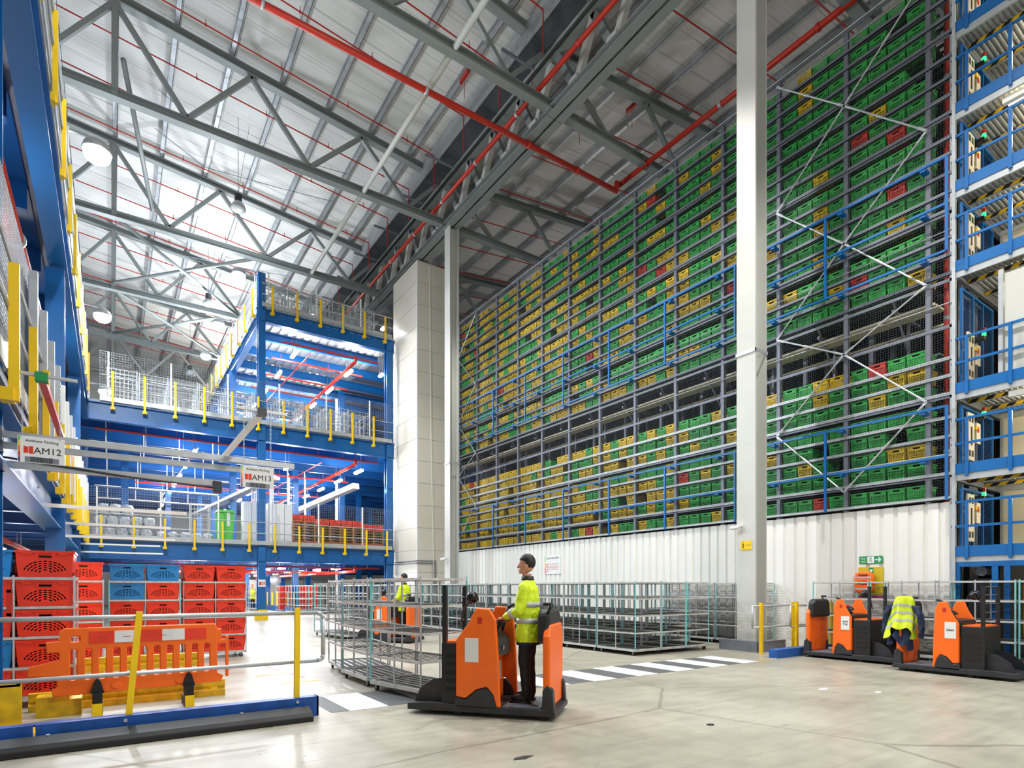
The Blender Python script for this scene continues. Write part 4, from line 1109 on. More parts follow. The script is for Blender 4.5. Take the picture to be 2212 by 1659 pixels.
for r_, y in enumerate((6.95, 5.65, 4.35, 3.05)):
    trolley(14.45, y, 'dbad'[r_], f'empty grey shelf trolley behind the parked trucks, {NTH[r_]} from the yellow barrier')
trolley(13.5, 2.65, 'a', 'empty grey shelf trolley cut off by the frame beside the second parked truck')
n = 0
for i, (x, y) in enumerate([(9.4, 36.0), (9.4, 37.4), (10.5, 36.2), (11.6, 36.4), (8.3, 44.0), (5.9, 49), (7.0, 49), (8.1, 49)]):
    trolley(x, y, 'abc'[i % 3], f'small far trolley under the mezzanine, {NTH[i]} from the front posts', group='far trolleys under the mezzanine', simple=True)

# ================================================================== totes
def join_meshes(name, parts, mats):
    bm = bmesh.new()
    for me, k in parts:
        n0 = len(bm.faces); bm.from_mesh(me); bm.faces.ensure_lookup_table()
        for f in bm.faces[n0:]: f.material_index = k
    me = bpy.data.meshes.new(name); bm.to_mesh(me); bm.free()
    for m in mats: me.materials.append(m)
    return me
def tote(m):
    W, D, H = .6, .4, .345
    def slots(half, span):
        hs = []
        for i, R in enumerate((.07, .105, .14, .175, .21)):
            nn = 3 + i * 2
            for j in range(nn):
                a = math.radians(18 + 144 * (j + .5) / nn)
                cx, cz = R * 1.15 * math.cos(a) * span, .035 + R * .82 * math.sin(a)
                if abs(cx) > half or cz > .215: continue
                an = math.atan2(.82 * math.cos(a), -1.15 * math.sin(a)); l, w_ = .024, .0085
                pts = []
                for k in range(8):
                    t = 2 * PI * k / 8; px, pz = l * math.cos(t), w_ * math.sin(t)
                    pts.append((cx + px * math.cos(an) - pz * math.sin(an), cz + px * math.sin(an) + pz * math.cos(an)))
                hs.append(pts)
        return hs
    front = curve_mesh([(-W / 2, 0), (W / 2, 0), (W / 2, H - .03), (-W / 2, H - .03)], slots(.24, 1.0) + [rrect(-.065, .25, .065, .285, .008)], .006)
    front.transform(Matrix(((1, 0, 0, 0), (0, 0, -1, 0), (0, 1, 0, 0), (0, 0, 0, 1))))
    side = curve_mesh([(-D / 2, 0), (D / 2, 0), (D / 2, H - .03), (-D / 2, H - .03)], slots(.15, .7) + [rrect(-.055, .25, .055, .285, .008)], .006)
    R = Matrix(((0, 0, 1, 0), (1, 0, 0, 0), (0, 1, 0, 0), (0, 0, 0, 1)))
    s1 = side.copy(); s1.transform(Matrix.Translation((W / 2, D / 2, 0)) @ R)
    s2 = side.copy(); s2.transform(Matrix.Translation((-W / 2, D / 2, 0)) @ R)
    b = MB(); b.box(-W / 2, D - .006, 0, W / 2, D, H).box(-W / 2, 0, 0, W / 2, D, .008)
    b.box(-W / 2 - .016, -.018, H - .03, W / 2 + .016, .0, H).box(-W / 2 - .016, 0, H - .03, -W / 2, D + .016, H).box(W / 2, 0, H - .03, W / 2 + .016, D + .016, H)
    for s in (-1, 1):
        b.box(s * .19 - .05, -.016, H - .055, s * .19 + .05, 0, H - .03); b.box(s * .09 - .012, -.016, H - .075, s * .09 + .012, 0, H - .03)
        b.box(s * .27 - .02, -.01, .0, s * .27 + .02, 0, .03)
    b.box(-.075, -.008, H - .1, .075, 0, H - .092).box(-.075, -.008, H - .062, .075, 0, H - .054)
    for s in (-1, 1): b.box(s * .075 - .005, -.008, H - .1, s * .075 + .005, 0, H - .055)
    bm_ = b.mesh('b', m)
    inn = MB().box(-W / 2 + .03, .03, .01, W / 2 - .03, D - .03, H - .05).mesh('i', m)  # added dark block, paints the inside shade seen through the slots
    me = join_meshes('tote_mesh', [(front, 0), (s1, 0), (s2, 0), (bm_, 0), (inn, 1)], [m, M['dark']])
    for v in me.vertices:
        f = 1 - .09 * (1 - v.co.z / H)
        v.co.x *= f; v.co.y = (v.co.y - D / 2) * f + D / 2
    return me
TM = {'red': tote(M['tred']), 'blue': tote(M['tblue'])}
def put_tote(x, y, z, c, label, group, rz=0):
    o = bpy.data.objects.new('tote', TM[c]); COL.objects.link(o); o.location = (x, y, z); o.rotation_euler = (0, 0, rz)
    return tag(o, label, 'crate', group, 'thing')
LVN = ['bottom', 'second', 'middle', 'fourth', 'top']
def tote_cart(x0, yf, rows, nm, grp, back=True, cols=(0, 1), key='c'):
    """trolley long side facing -Y; rows: bottom to top strings"""
    t = trolley(x0 + .63, yf + .43, key, f'steel shelf trolley carrying totes, the {nm}', rz=PI / 2, group='trolleys loaded with totes')
    for l, s in enumerate(rows):
        for c in cols:
            col = 'blue' if s[c] == 'B' else 'red'
            put_tote(x0 + .315 + .63 * c, yf + .02, TZ[l] + .002, col, f'{col} tote, {LVN[l]} level, {"lane" if c else "column"} end, front row of the {nm}', grp)
            if back: put_tote(x0 + .315 + .63 * c, yf + .44, TZ[l] + .002, 'red', f'red tote, {LVN[l]} level, {"lane" if c else "column"} end, back row of the {nm}', grp)
tote_cart(-1.66, 9.75, ['RR', 'BR', 'RR', 'RR', 'BR'], 'stack beside the orange barrier', 'totes on the stack by the barrier')
tote_cart(-1.38, 13.6, ['RR'] * 5, 'half hidden stack', 'totes on the half hidden stack', back=False)
tote_cart(-.05, 14.2, ['RR', 'RR', 'RR', 'BR', 'BB'], 'blue-topped stack', 'totes on the blue-topped stack', back=False, key='d')
tote_cart(1.27, 14.35, ['RR'] * 5, 'all-red stack by open floor', 'totes on the all-red stack', back=True)
for k, (x, y) in enumerate(((8.9, 39.5), (10.3, 40.2))):
    trolley(x + .63, y + .43, 'c', f'far trolley of red totes under the mezzanine, {NTH[k]} of two', rz=PI / 2, group='far tote trolleys', simple=True)
    for l in range(4):
        for c in (0, 1):
            put_tote(x + .315 + .63 * c, y + .02, TZ[l] + .002, 'red', f'small far red tote, {LVN[l]} level, {"second" if c else "first"} across, {NTH[k]} trolley under the mezzanine', 'far red totes')
for k in range(5):
    o = put_tote(6.9 + .64 * k, YM + 4.8, 4.64 + .155 * k, 'red', f'red tote riding on the sloping deck conveyor, {NTH[k]} up', 'red totes on the deck conveyor'); o.rotation_euler = (0, -math.atan(.8 / 3.3), 0)
for s, (x, nn) in enumerate(PTOP):
    for k in range(2):
        put_tote(x - .3 + .61 * k, YM + 1.0, 3.67 + .148 * nn + .002, 'red', f'red tote on top of the {NTH[s]} pallet stack, {"one" if k else "other"} of its pair', 'red totes on the pallet stacks')

# ================================================================== kerb, rails, barrier
t = thing('kerb_barrier', 'blue steel kerb with black guide rail and yellow posts edging the lane', 'barrier', (0.4, 7.2, 0))
MB().box(-2.2, 7.2, 0, -.62, 7.23, .235).box(-.6, 7.2, 0, 2.08, 7.23, .235).box(-2.2, 7.23, .215, 2.08, 7.34, .235).box(-2.2, 7.23, 0, 2.08, 7.3, .02).box(2.06, 7.2, 0, 2.08, 7.34, .235).build('blue_plate', mat('worn_blue_paint', 0x1250A2, .45, vary=.3, scale=6), t, True)
MB().prism([(6.9, 0), (7.19, 0), (7.19, .13), (7.1, .15), (7.03, .13), (6.94, .1), (6.9, .06)], 0, -2.2, 1.94).build('guide_rail', M['rubber'], t, True, bevel=.01)
m = MB()
for x in (-.9, .12, 1.83): m.tube((x, 7.185, .19), (x, 7.2, .19), .018, 10)
for x in (-.5, 1.2): m.tube((x, 7.1, .14), (x, 7.1, .155), .02, 8)
m.build('bolt', M['galv'], t, True)
MB().bar((.14, 7.28, .12), (.245, 7.28, 1.3), .06, .05, (0, 1, 0)).build('yellow_post', M['yellow'], t, True)
MB().bar((1.84, 7.28, .12), (1.85, 7.28, 1.31), .06, .05, (0, 1, 0)).build('yellow_post', M['yellow'], t, True)
MB().path([(-2.2, 7.34, .65), (2.1, 7.34, .65)], .022, 10).build('handrail', M['galv'], t, True, smooth=True)
MB().path([(-2.2, 7.34, 1.245), (2.1, 7.34, 1.245)], .024, 10).build('handrail', M['galv'], t, True, smooth=True)
MB().path([(2.1, 7.34, 1.245), (2.16, 7.34, 1.22), (2.175, 7.34, 1.17), (2.175, 7.34, .72), (2.16, 7.34, .67), (2.1, 7.34, .65)], .026, 10).build('end_loop', M['galv'], t, True, smooth=True)

# column foot guard
t = thing('column_guard', 'chunky yellow steel guard round the blue column foot', 'column guard', (-1.15, 8.35, 0))
MB().box(-1.5, 8.1, 0, -.8, 8.14, .52).box(-.84, 8.14, 0, -.8, 8.2, .52).box(-.8, 8.1, 0, -.79, 8.15, .52).box(-1.5, 8.1, .5, -.8, 8.26, .52).build('guard_plate', M['yelworn'], t, True)
MB().box(-1.55, 7.95, 0, -.62, 8.3, .015).build('floor_flange', M['yellow'], t, True)
# orange plastic barrier
t = thing('plastic_barrier', 'orange plastic pedestrian barrier with red and white board', 'barrier', (.33, 8.78, 0), rz=0)
xa, xb = -.53, 1.20
out = [(xa + .02, .27), (xb - .02, .30)]
outer = [(-.56, .27), (1.22, .30), (1.24, .36), (1.17, .40), (1.17, 1.0), (1.15, 1.06), (-.46, 1.055), (-.5, 1.02), (-.5, .9), (-.62, .9), (-.62, .79), (-.5, .79), (-.5, .68), (-.78, .62), (-.8, .52), (-.52, .51), (-.52, .36), (-.57, .34)]
holes = []
for i in range(11):
    x0 = -.42 + i * .143
    holes.append(rrect(x0, .43, x0 + .088, .825, .03))
holes.append(rrect(-.41, .89, -.30, .98, .03))
f = flat('panel', [(x - .33, z) for x, z in outer], [[(x - .33, z) for x, z in h] for h in holes], .05, M['orange'], t, bevel=.012)
MB().box(1.17 - .33, -.02, .8, 1.3 - .33, .02, .86).box(1.28 - .33, -.02, .35, 1.32 - .33, .02, .9).box(1.17 - .33, -.02, .86, 1.23 - .33, .02, 1.0).build('hook_arm', M['orange'], t, bevel=.01)
for i in range(5):
    x0 = -.22 + i * .253 - .33
    MB().box(x0, -.034, .875, x0 + .253, -.026, 1.02).build('reflective_strip', M['tred'] if i % 2 == 0 else M['paper'], t)
m = MB()
for x in (-.12, .12, .36, .5): m.box(x - .33, -.036, .944, x + .08 - .33, -.034, .95)
m.build('strip_mark', M['red'], t)
m = MB()
for x in (.05, .74):
    m = MB(); m.lathe((0, 0, 0), [(.052, 0), (.052, .012), (.04, .014)], 14)
    for k in range(len(m.v) - 42, len(m.v)): a, b, c = m.v[k]; m.v[k] = (x - .33 + a, -.026 - c, .345 + b * .75)
    m.build('boss', M['orange'], t)
for x in (-.14, .84):
    q = MB().prism([(x - .33 - .07, .27), (x - .33 + .07, .27), (x - .33 + .03, .42), (x - .33, .45), (x - .33 - .03, .42)], 1, -.09, .05).box(x - .33 - .05, -.12, .12, x - .33 + .05, .1, .28).box(x - .33 - .055, -.1, .0, x - .33 + .055, .3, .12).build('foot', M['rubber'], t)
    MB().box(x - .33 - .052, -.16, .0, x - .33 + .052, -.1, .15).build('foot_end', M['yellow'], q)
# yellow rails lying behind
def yrail(label, x0, x1, y, z0, z1, th=.12):
    t = thing('guard_beam', label, 'guard beam', ((x0 + x1) / 2, y, 0))
    h = z1 - z0
    MB().prism([(y - th / 2, z0), (y + th / 2, z0), (y + th / 2, z0 + h * .35), (y, z0 + h * .5), (y + th / 2, z0 + h * .65), (y + th / 2, z1), (y - th / 2, z1), (y - th / 2, z0 + h * .65), (y - th / 4, z0 + h * .5), (y - th / 2, z0 + h * .35)], 0, x0, x1).build('rail', M['yelworn'], t, True)
    m = MB()
    for x in (x0 + .15, x1 - .2): m.box(x, y - .05, 0, x + .1, y + .05, z1 - .02)
    m.build('post', M['yellow'], t, True)
    return t
yrail('long scuffed yellow guard beam on the floor behind the orange barrier', -.85, 1.36, 9.4, .0, .23)
yrail('yellow guard beam in front of the blue-topped tote stack', -.35, 1.2, 11.2, .24, .46)
yrail('lower yellow guard beam half hidden behind the orange barrier slots', -.3, 1.36, 10.4, .08, .2)
tag(MB().box(-.74, 8.9, 0, -.3, 9.2, .2).box(-.74, 8.9, .2, -.42, 9.2, .24).build('stop_block', M['yelworn']), 'scuffed yellow stop block next to the column foot guard', 'stop block', kind='thing')
t = thing('call_point', 'red holder frame fixed to the blue column above the foot guard', 'holder', (-.9, 8.2, 1.4))
MB().box(-.92, 8.15, 1.25, -.88, 8.28, 1.28).box(-.92, 8.15, 1.5, -.88, 8.28, 1.53).box(-.92, 8.15, 1.25, -.88, 8.17, 1.53).box(-.92, 8.26, 1.25, -.88, 8.28, 1.53).build('frame', M['red'], t, True)

# ------------------------------------------------------------------ floor markings
m = MB(); m.mat(0)
k = 0
m.box(2.25, 7.25, .001, 11.3, 8.4, .003)
m.mat(1)
for k in range(9):
    x1 = 11.24 - 1.03 * k; m.box(x1 - .52, 7.22, .003, x1, 8.42, .005)
tag(m.build('floor_marking', [mat('dark_grey_line_paint', 0x5A5C5C, .6, vary=.15), mat('white_line_paint', 0xEDEEEC, .5, vary=.05, scale=6)]), 'black and white zebra crossing painted on the floor', 'floor marking', kind='structure')
m = MB(); m.mat(0).box(2.3, 9.9, .001, 2.9, 9.98, .003).box(2.1, 11.0, .001, 2.6, 11.07, .003).bar((11.4, 7.3, .002), (12.6, 7.35, .002), .03, .002)
m.mat(1).bar((2.5, 12.6, .002), (2.6, 11.6, .002), .06, .002).bar((2.65, 11.2, .002), (2.75, 10.4, .002), .06, .002)
tag(m.build('floor_marking', [M['yelworn'], M['red']]), 'worn yellow and red line dashes on the floor', 'floor marking', kind='structure')
# litter scraps
for i, (x, y, s) in enumerate(((3.1, 4.35, .12), (5.6, 4.2, .06), (9.0, 4.7, .14), (9.4, 4.1, .08))):
    o = MB().prism([(-s, -.02), (0, -.05), (s, 0), (s * .4, .04), (-s * .6, .03)], 2, .001, .004)
    q = o.build('litter_scrap', M['rubber'] if i < 2 else M['paper']); q.location = (x, y, 0)
    tag(q, f'small {"dark" if i < 2 else "pale"} scrap of litter on the concrete, {NTH[i]} across the open floor', 'litter', kind='thing')

# ------------------------------------------------------------------ overhead rails and hanging signs
for i, (z, x1, r) in enumerate(((3.24, 2.1, .045), (3.13, 1.75, .045), (2.93, 1.15, .05))):
    t = thing('overhead_rail', f'long grey overhead rail above the lane, {["upper of the pair", "lower of the pair", "lowest with a cable clipped along it"][i]}', 'rail', (-1.2, 8.42, z))
    MB().box(-1.6, 8.42 + .06 * i, z - r * .75, x1, 8.42 + .06 * i + .05, z + r * .75).build('channel', M['galv'], t, True)
    MB().box(-1.05, 8.4 + .06 * i, z - .08, -.98, 8.5 + .06 * i, z + .08).build('clamp', M['galvdullshade'], t, True)
    if i == 2:
        MB().box(1.1, 8.5, 2.8, 1.2, 8.6, 2.95).build('sensor', M['charcoal'], t, True)
        MB().path([(-1, 8.52, 3.0), (.2, 8.52, 2.9), (1.1, 8.52, 2.86)], .012, 5).build('cable', M['ink'], t, True)
for x, l, mt in ((-.56, 'red-edged', 'red'), (1.45, 'plain grey', 'galv')):
    t = thing('sign_arm', f'{l} cantilever arm holding a hanging sign over the lane', 'sign arm', (x, 7.3, 3.6))
    MB().box(x - .03, 7.28, 3.57, x + .03, 10.4, 3.63).build('arm', M[mt] if mt == 'red' else M['white'], t, True)
    MB().box(x - .28, 7.27, 3.6, x + .28, 7.3, 3.63).build('cross_bar', M['galv'], t, True)
    MB().box(x - .05, 7.26, 3.56, x + .05, 7.36, 3.645).build('end_cap', M['signgreen'] if mt == 'red' else M['charcoal'], t, True)
def am_sign(x, z, code):
    t = thing('hanging_sign', f'white hanging bay sign reading {code} on chains', 'sign', (x, 7.28, z))
    w_, h = .36, .255
    MB().box(x - w_ / 2, 7.277, z - h / 2, x + w_ / 2, 7.285, z + h / 2).build('board', M['paper'], t, True)
    m = MB()
    for k in range(5): m.mat(k).box(x - w_ / 2 + .006, 7.2755, z + h / 2 - (k + 1) * h / 5 + .004, x - w_ / 2 + .02, 7.277, z + h / 2 - k * h / 5 - .004 * (k == 0))
    m.build('colour_strip', [M['green'], M['yellow'], M['orange'], M['red'], mat('purple_ink', 0x5B2A66, .6)], t, True)
    m = MB()
    for s in (-1, 1):
        cx = x - .098 + s * .019
        m.prism([(cx - .017, z - .038), (cx + .017, z - .038 - .004 * s), (cx + .017, z + .028 + .004 * s), (cx - .017, z + .03)], 1, 7.2755, 7.277)
    m.build('crate_symbol', M['tred'], t, True)
    m = MB()
    for s in (-1, 1):
        for k in range(4):
            for q in (-.008, .006): m.box(x - .098 + s * .019 + q - .003, 7.2748, z - .026 + k * .014, x - .098 + s * .019 + q + .003, 7.2755, z - .022 + k * .014)
    m.build('symbol_mark', mat('dark_red_ink', 0x8E1F14, .6), t, True)
    text('heading', 'Ambient Parking', .036, M['ink'], t, (0.005, -.004, .085), sx=1.05)
    text('code_text', code, .088, M['ink'], t, (.048, -.004, -.008), sx=1.0)
    MB().box(x - .125, 7.2758, z - .122, x + .135, 7.277, z - .07).build('code_panel', M['galvdullshade'], t, True)
    m = MB(); rr = random.Random(len(code) + ord(code[-1])); q = x - .085
    while q < x + .085: w2 = rr.choice((.002, .004, .006)); m.box(q, 7.275, z - .118, q + w2, 7.2757, z - .068); q += w2 + rr.choice((.002, .003, .005))
    m.build('barcode', M['ink'], t, True)
    m = MB()
    for sx in (-.145, .145):
        k = 0; zz = z + h / 2 - .01
        while zz < 3.59:
            a = (x + sx, 7.281, zz); 
            if k % 2: m.box(x + sx - .008, 7.279, zz, x + sx - .004, 7.283, zz + .03).box(x + sx + .004, 7.279, zz, x + sx + .008, 7.283, zz + .03)
            else: m.box(x + sx - .002, 7.273, zz, x + sx + .002, 7.277, zz + .03).box(x + sx - .002, 7.285, zz, x + sx + .002, 7.289, zz + .03)
            zz += .026; k += 1
    m.build('chain', M['galv'], t, True)
am_sign(-.56, 2.885, 'AM12'); am_sign(1.40, 2.835, 'AM13')
for i, (y, z, x1) in enumerate(((12.6, 2.95, 1.17), (17.9, 3.13, 1.3), (17.9, 2.82, 1.4), (27, 3.2, 1.6), (27, 2.9, 1.7))):
    o = MB().box(-1.2, y - .03, z - .03, x1, y + .03, z + .03)
    tag(o.build('cross_rail', M['white']), f'white cross rail reaching out from the lowest side deck, {NTH[i]} beyond the sign frame', 'rail', 'white cross rails', 'thing')

# ------------------------------------------------------------------ signs on the side wall and the column
def wallsign(name, label, cat, y0, y1, z0, z1, m, X=XR - .012):
    t = thing(name, label, cat, (X, (y0 + y1) / 2, z0)); MB().box(X - .004, y0, z0, X + .004, y1, z1).build('board', m, t, True); return t, X
t, X = wallsign('fire_exit_sign', 'green sign reading Fire exit with white running figure and arrow', 'sign', 6.44, 6.96, 2.13, 2.31, M['signgreen'])
text('sign_text', 'Fire\nexit', .072, M['paper'], t, (-.006, .165, .09), face='-X')
m = MB()
yc, zc = 6.70, 2.22
m.box(X - .006, yc - .075, zc - .075, X - .0045, yc + .075, zc + .075); m.build('door_panel', M['paper'], t, True)
m = MB(); P = lambda a, b: (X - .0065, yc - a, zc + b)
for a, b in (((.0, .05), (-.005, .0)), ((-.005, .0), (.03, -.03)), ((.03, -.03), (.02, -.06)), ((-.005, .0), (-.03, -.03)), ((-.03, -.03), (-.055, -.035)), ((0, .035), (.03, .015)), ((0, .035), (-.035, .02))): m.bar(P(*a), P(*b), .012, .002, (1, 0, 0))
m.ball(P(.012, .062), .011, 8, 5, .2, 1, 1); m.build('running_figure', M['signgreen'], t, True)
m = MB(); yc = 6.53; m.bar((X - .006, yc + .07, zc), (X - .006, yc - .04, zc), .026, .002, (1, 0, 0))
m.bar((X - .006, yc - .055, zc), (X - .006, yc + .0, zc + .055), .026, .002, (1, 0, 0)).bar((X - .006, yc - .055, zc), (X - .006, yc + .0, zc - .055), .026, .002, (1, 0, 0)); m.build('arrow', M['paper'], t, True)
t, X = wallsign('aed_board', 'mustard yellow first aid board under the fire exit sign', 'sign', 6.42, 6.98, 1.28, 2.05, M['olive'])
MB().box(X - .006, 6.64, 1.9, X - .004, 6.74, 2.03).build('heart_symbol', M['signgreen'], t, True)
flat('heart', [(0, -.03), (.032, .005), (.03, .025), (.014, .03), (0, .018), (-.014, .03), (-.03, .025), (-.032, .005)], [], .002, M['paper'], t, (-.007, -.01, .68), face='-X')
MB().box(X - .006, 6.42, 1.28, X - .004, 6.98, 1.36).build('magenta_band', M['magenta'], t, True)
t = thing('aed_bag', 'orange bag with grey band hung on the mustard board, marked AED', 'bag', (X - .1, 6.8, 1.45))
o = flat('shell', rrect(-.18, 0, .18, .46, .1), [], .12, M['orange'], t, face='-X', bevel=.03)
MB().box(-.064, -.18, .33, -.058, .18, .37).box(-.064, -.18, .06, -.058, .18, .1).build('grey_band', M['reflect'], t)
MB().box(-.075, -.1, .395, -.055, .1, .42).build('handle', M['ink'], t)
text('bag_text', 'AED', .14, M['ink'], t, (-.064, 0, .22), face='-X')
t, X = wallsign('buffer_sign', 'white sign with red crate outlines on the corrugated wall behind the driver', 'sign', 18.4, 19.45, 2.12, 2.9, M['paper'])
text('sign_text', 'Empty Dollies Buffer', .105, M['ink'], t, (-.006, 0, .66), face='-X', sx=.95)
for y in (18.55, 18.78, 19.01):
    m = MB()
    for a, b, c, d in ((y, 2.3, y + .19, 2.31), (y, 2.54, y + .19, 2.55), (y, 2.3, y + .01, 2.55), (y + .18, 2.3, y + .19, 2.55), (y + .01, 2.4, y + .18, 2.41), (y + .09, 2.31, y + .1, 2.54)): m.box(X - .006, a, b, X - .0045, c, d)
    m.build('crate_symbol', M['red'], t, True)
for q in (19.24, 19.34):
    m = MB()
    for k in range(4): m.box(X - .006, q, 2.2 + k * .1, X - .0045, q + .05, 2.25 + k * .1)
    m.build('dot_print', M['red'], t, True)
m = MB()
for k, c in enumerate((0, 1, 2)): m.mat(c).box(X - .006, 19.4, 2.9 - (k + 1) * .26, X - .0045, 19.44, 2.9 - k * .26)
m.build('colour_strip', [M['green'], M['yellow'], M['red']], t, True)
t, X = wallsign('walkway_sign', 'yellow sign with black walking figure and arrow on the grey column', 'sign', 8.55, 8.86, 2.5, 2.72, M['yellow'], X=13.012)
m = MB(); yc, zc = 8.79, 2.61; P = lambda a, b: (X - .006, yc - a, zc + b)
for a, b in (((0, .04), (0, -.01)), ((0, -.01), (.02, -.07)), ((0, -.01), (-.02, -.07)), ((-.03, 0), (0, .03)), ((.03, 0), (0, .03))): m.bar(P(*a), P(*b), .014, .002, (1, 0, 0))
m.ball(P(0, .065), .014, 8, 5, .2, 1, 1); m.build('walking_figure', M['ink'], t, True)
MB().bar(P(.06, 0), P(.2, 0), .008, .002, (1, 0, 0)).bar(P(.2, 0), P(.18, .015), .008, .002, (1, 0, 0)).bar(P(.2, 0), P(.18, -.015), .008, .002, (1, 0, 0)).build('arrow', M['ink'], t, True)
t = thing('security_camera', 'small white security camera on the grey column', 'camera', (12.98, 8.8, 3.05))
MB().tube((12.9, 8.85, 3.06), (12.86, 9.03, 3.05), .05, 10).build('body', M['white'], t, True, smooth=True)
MB().tube((12.86, 9.03, 3.05), (12.857, 9.04, 3.05), .035, 10).build('lens', M['ink'], t, True)
MB().box(12.9, 8.82, 3.08, 13.02, 8.88, 3.12).build('bracket', M['white'], t, True)
t = thing('security_camera', 'tiny white security camera on the rear grey column', 'camera', (12.98, 24.4, 2.9))
MB().tube((12.85, 24.3, 2.9), (12.75, 24.5, 2.88), .07, 8).build('body', M['white'], t, True, smooth=True)
MB().box(12.85, 24.36, 2.92, 13.02, 24.44, 2.98).build('bracket', M['white'], t, True)

# barrier right of the crossing
t = thing('post_barrier', 'yellow post and grey rail barrier beside the front column', 'barrier', (12.7, 8.1, 0))
for x, y in ((12.62, 8.05), (14.0, 8.05), (13.55, 7.72), (14.55, 8.3)): MB().box(x - .04, y - .03, 0, x + .04, y + .03, 1.2).build('yellow_post', M['yellow'], t, True)
for z in (.62, 1.12): MB().path([(12.35, 8.1, z), (14.6, 8.1, z)], .02, 8).path([(13.4, 7.78, z), (14.1, 7.78, z)], .02, 8).build('rail', M['galv'], t, True, smooth=True)
MB().path([(12.35, 8.1, .62), (12.35, 8.1, 1.12)], .022, 8).path([(13.4, 7.78, .62), (13.4, 7.78, 1.12)], .022, 8).build('end_loop', M['galv'], t, True, smooth=True)
tag(MB().box(12.05, 7.3, 0, 14.3, 7.5, .19).build('kerb_block', mat('worn_blue_kerb', 0x1F5DAE, .5, vary=.3, scale=6)), 'low blue kerb block at the yellow post barrier', 'kerb', kind='thing')
# wall-side yellow posts behind the parked trucks
for i, (x, y) in enumerate(((14.92, 7.95), (14.93, 7.6), (14.93, 6.2), (14.93, 6.0))):
    tag(MB().box(x - .03, y - .04, 0, x + .03, y + .04, 1.2).build('yellow_bollard', M['yellow']), f'slim yellow post against the corrugated wall, {NTH[i]} from the barrier', 'post', 'yellow wall posts', 'thing')
# far yellow barriers below the mezzanine
t = thing('yellow_railing', 'row of yellow posts on a blue kerb far under the mezzanine', 'railing', (10, 46, 0))
for i in range(9): MB().box(9.3, 37.5 + 1.5 * i, 0, 9.38, 37.6 + 1.5 * i, 1.25).build('post', M['yellow'], t, True)
MB().box(9.2, 37, 0, 9.3, 51, .35).build('kerb', M['blue'], t, True)
tag(MB().box(5.4, 44, 0, 5.55, 44.15, 1.2).build('yellow_bollard', M['yellow']), 'lone yellow bollard beyond the front blue column', 'bollard', kind='thing')
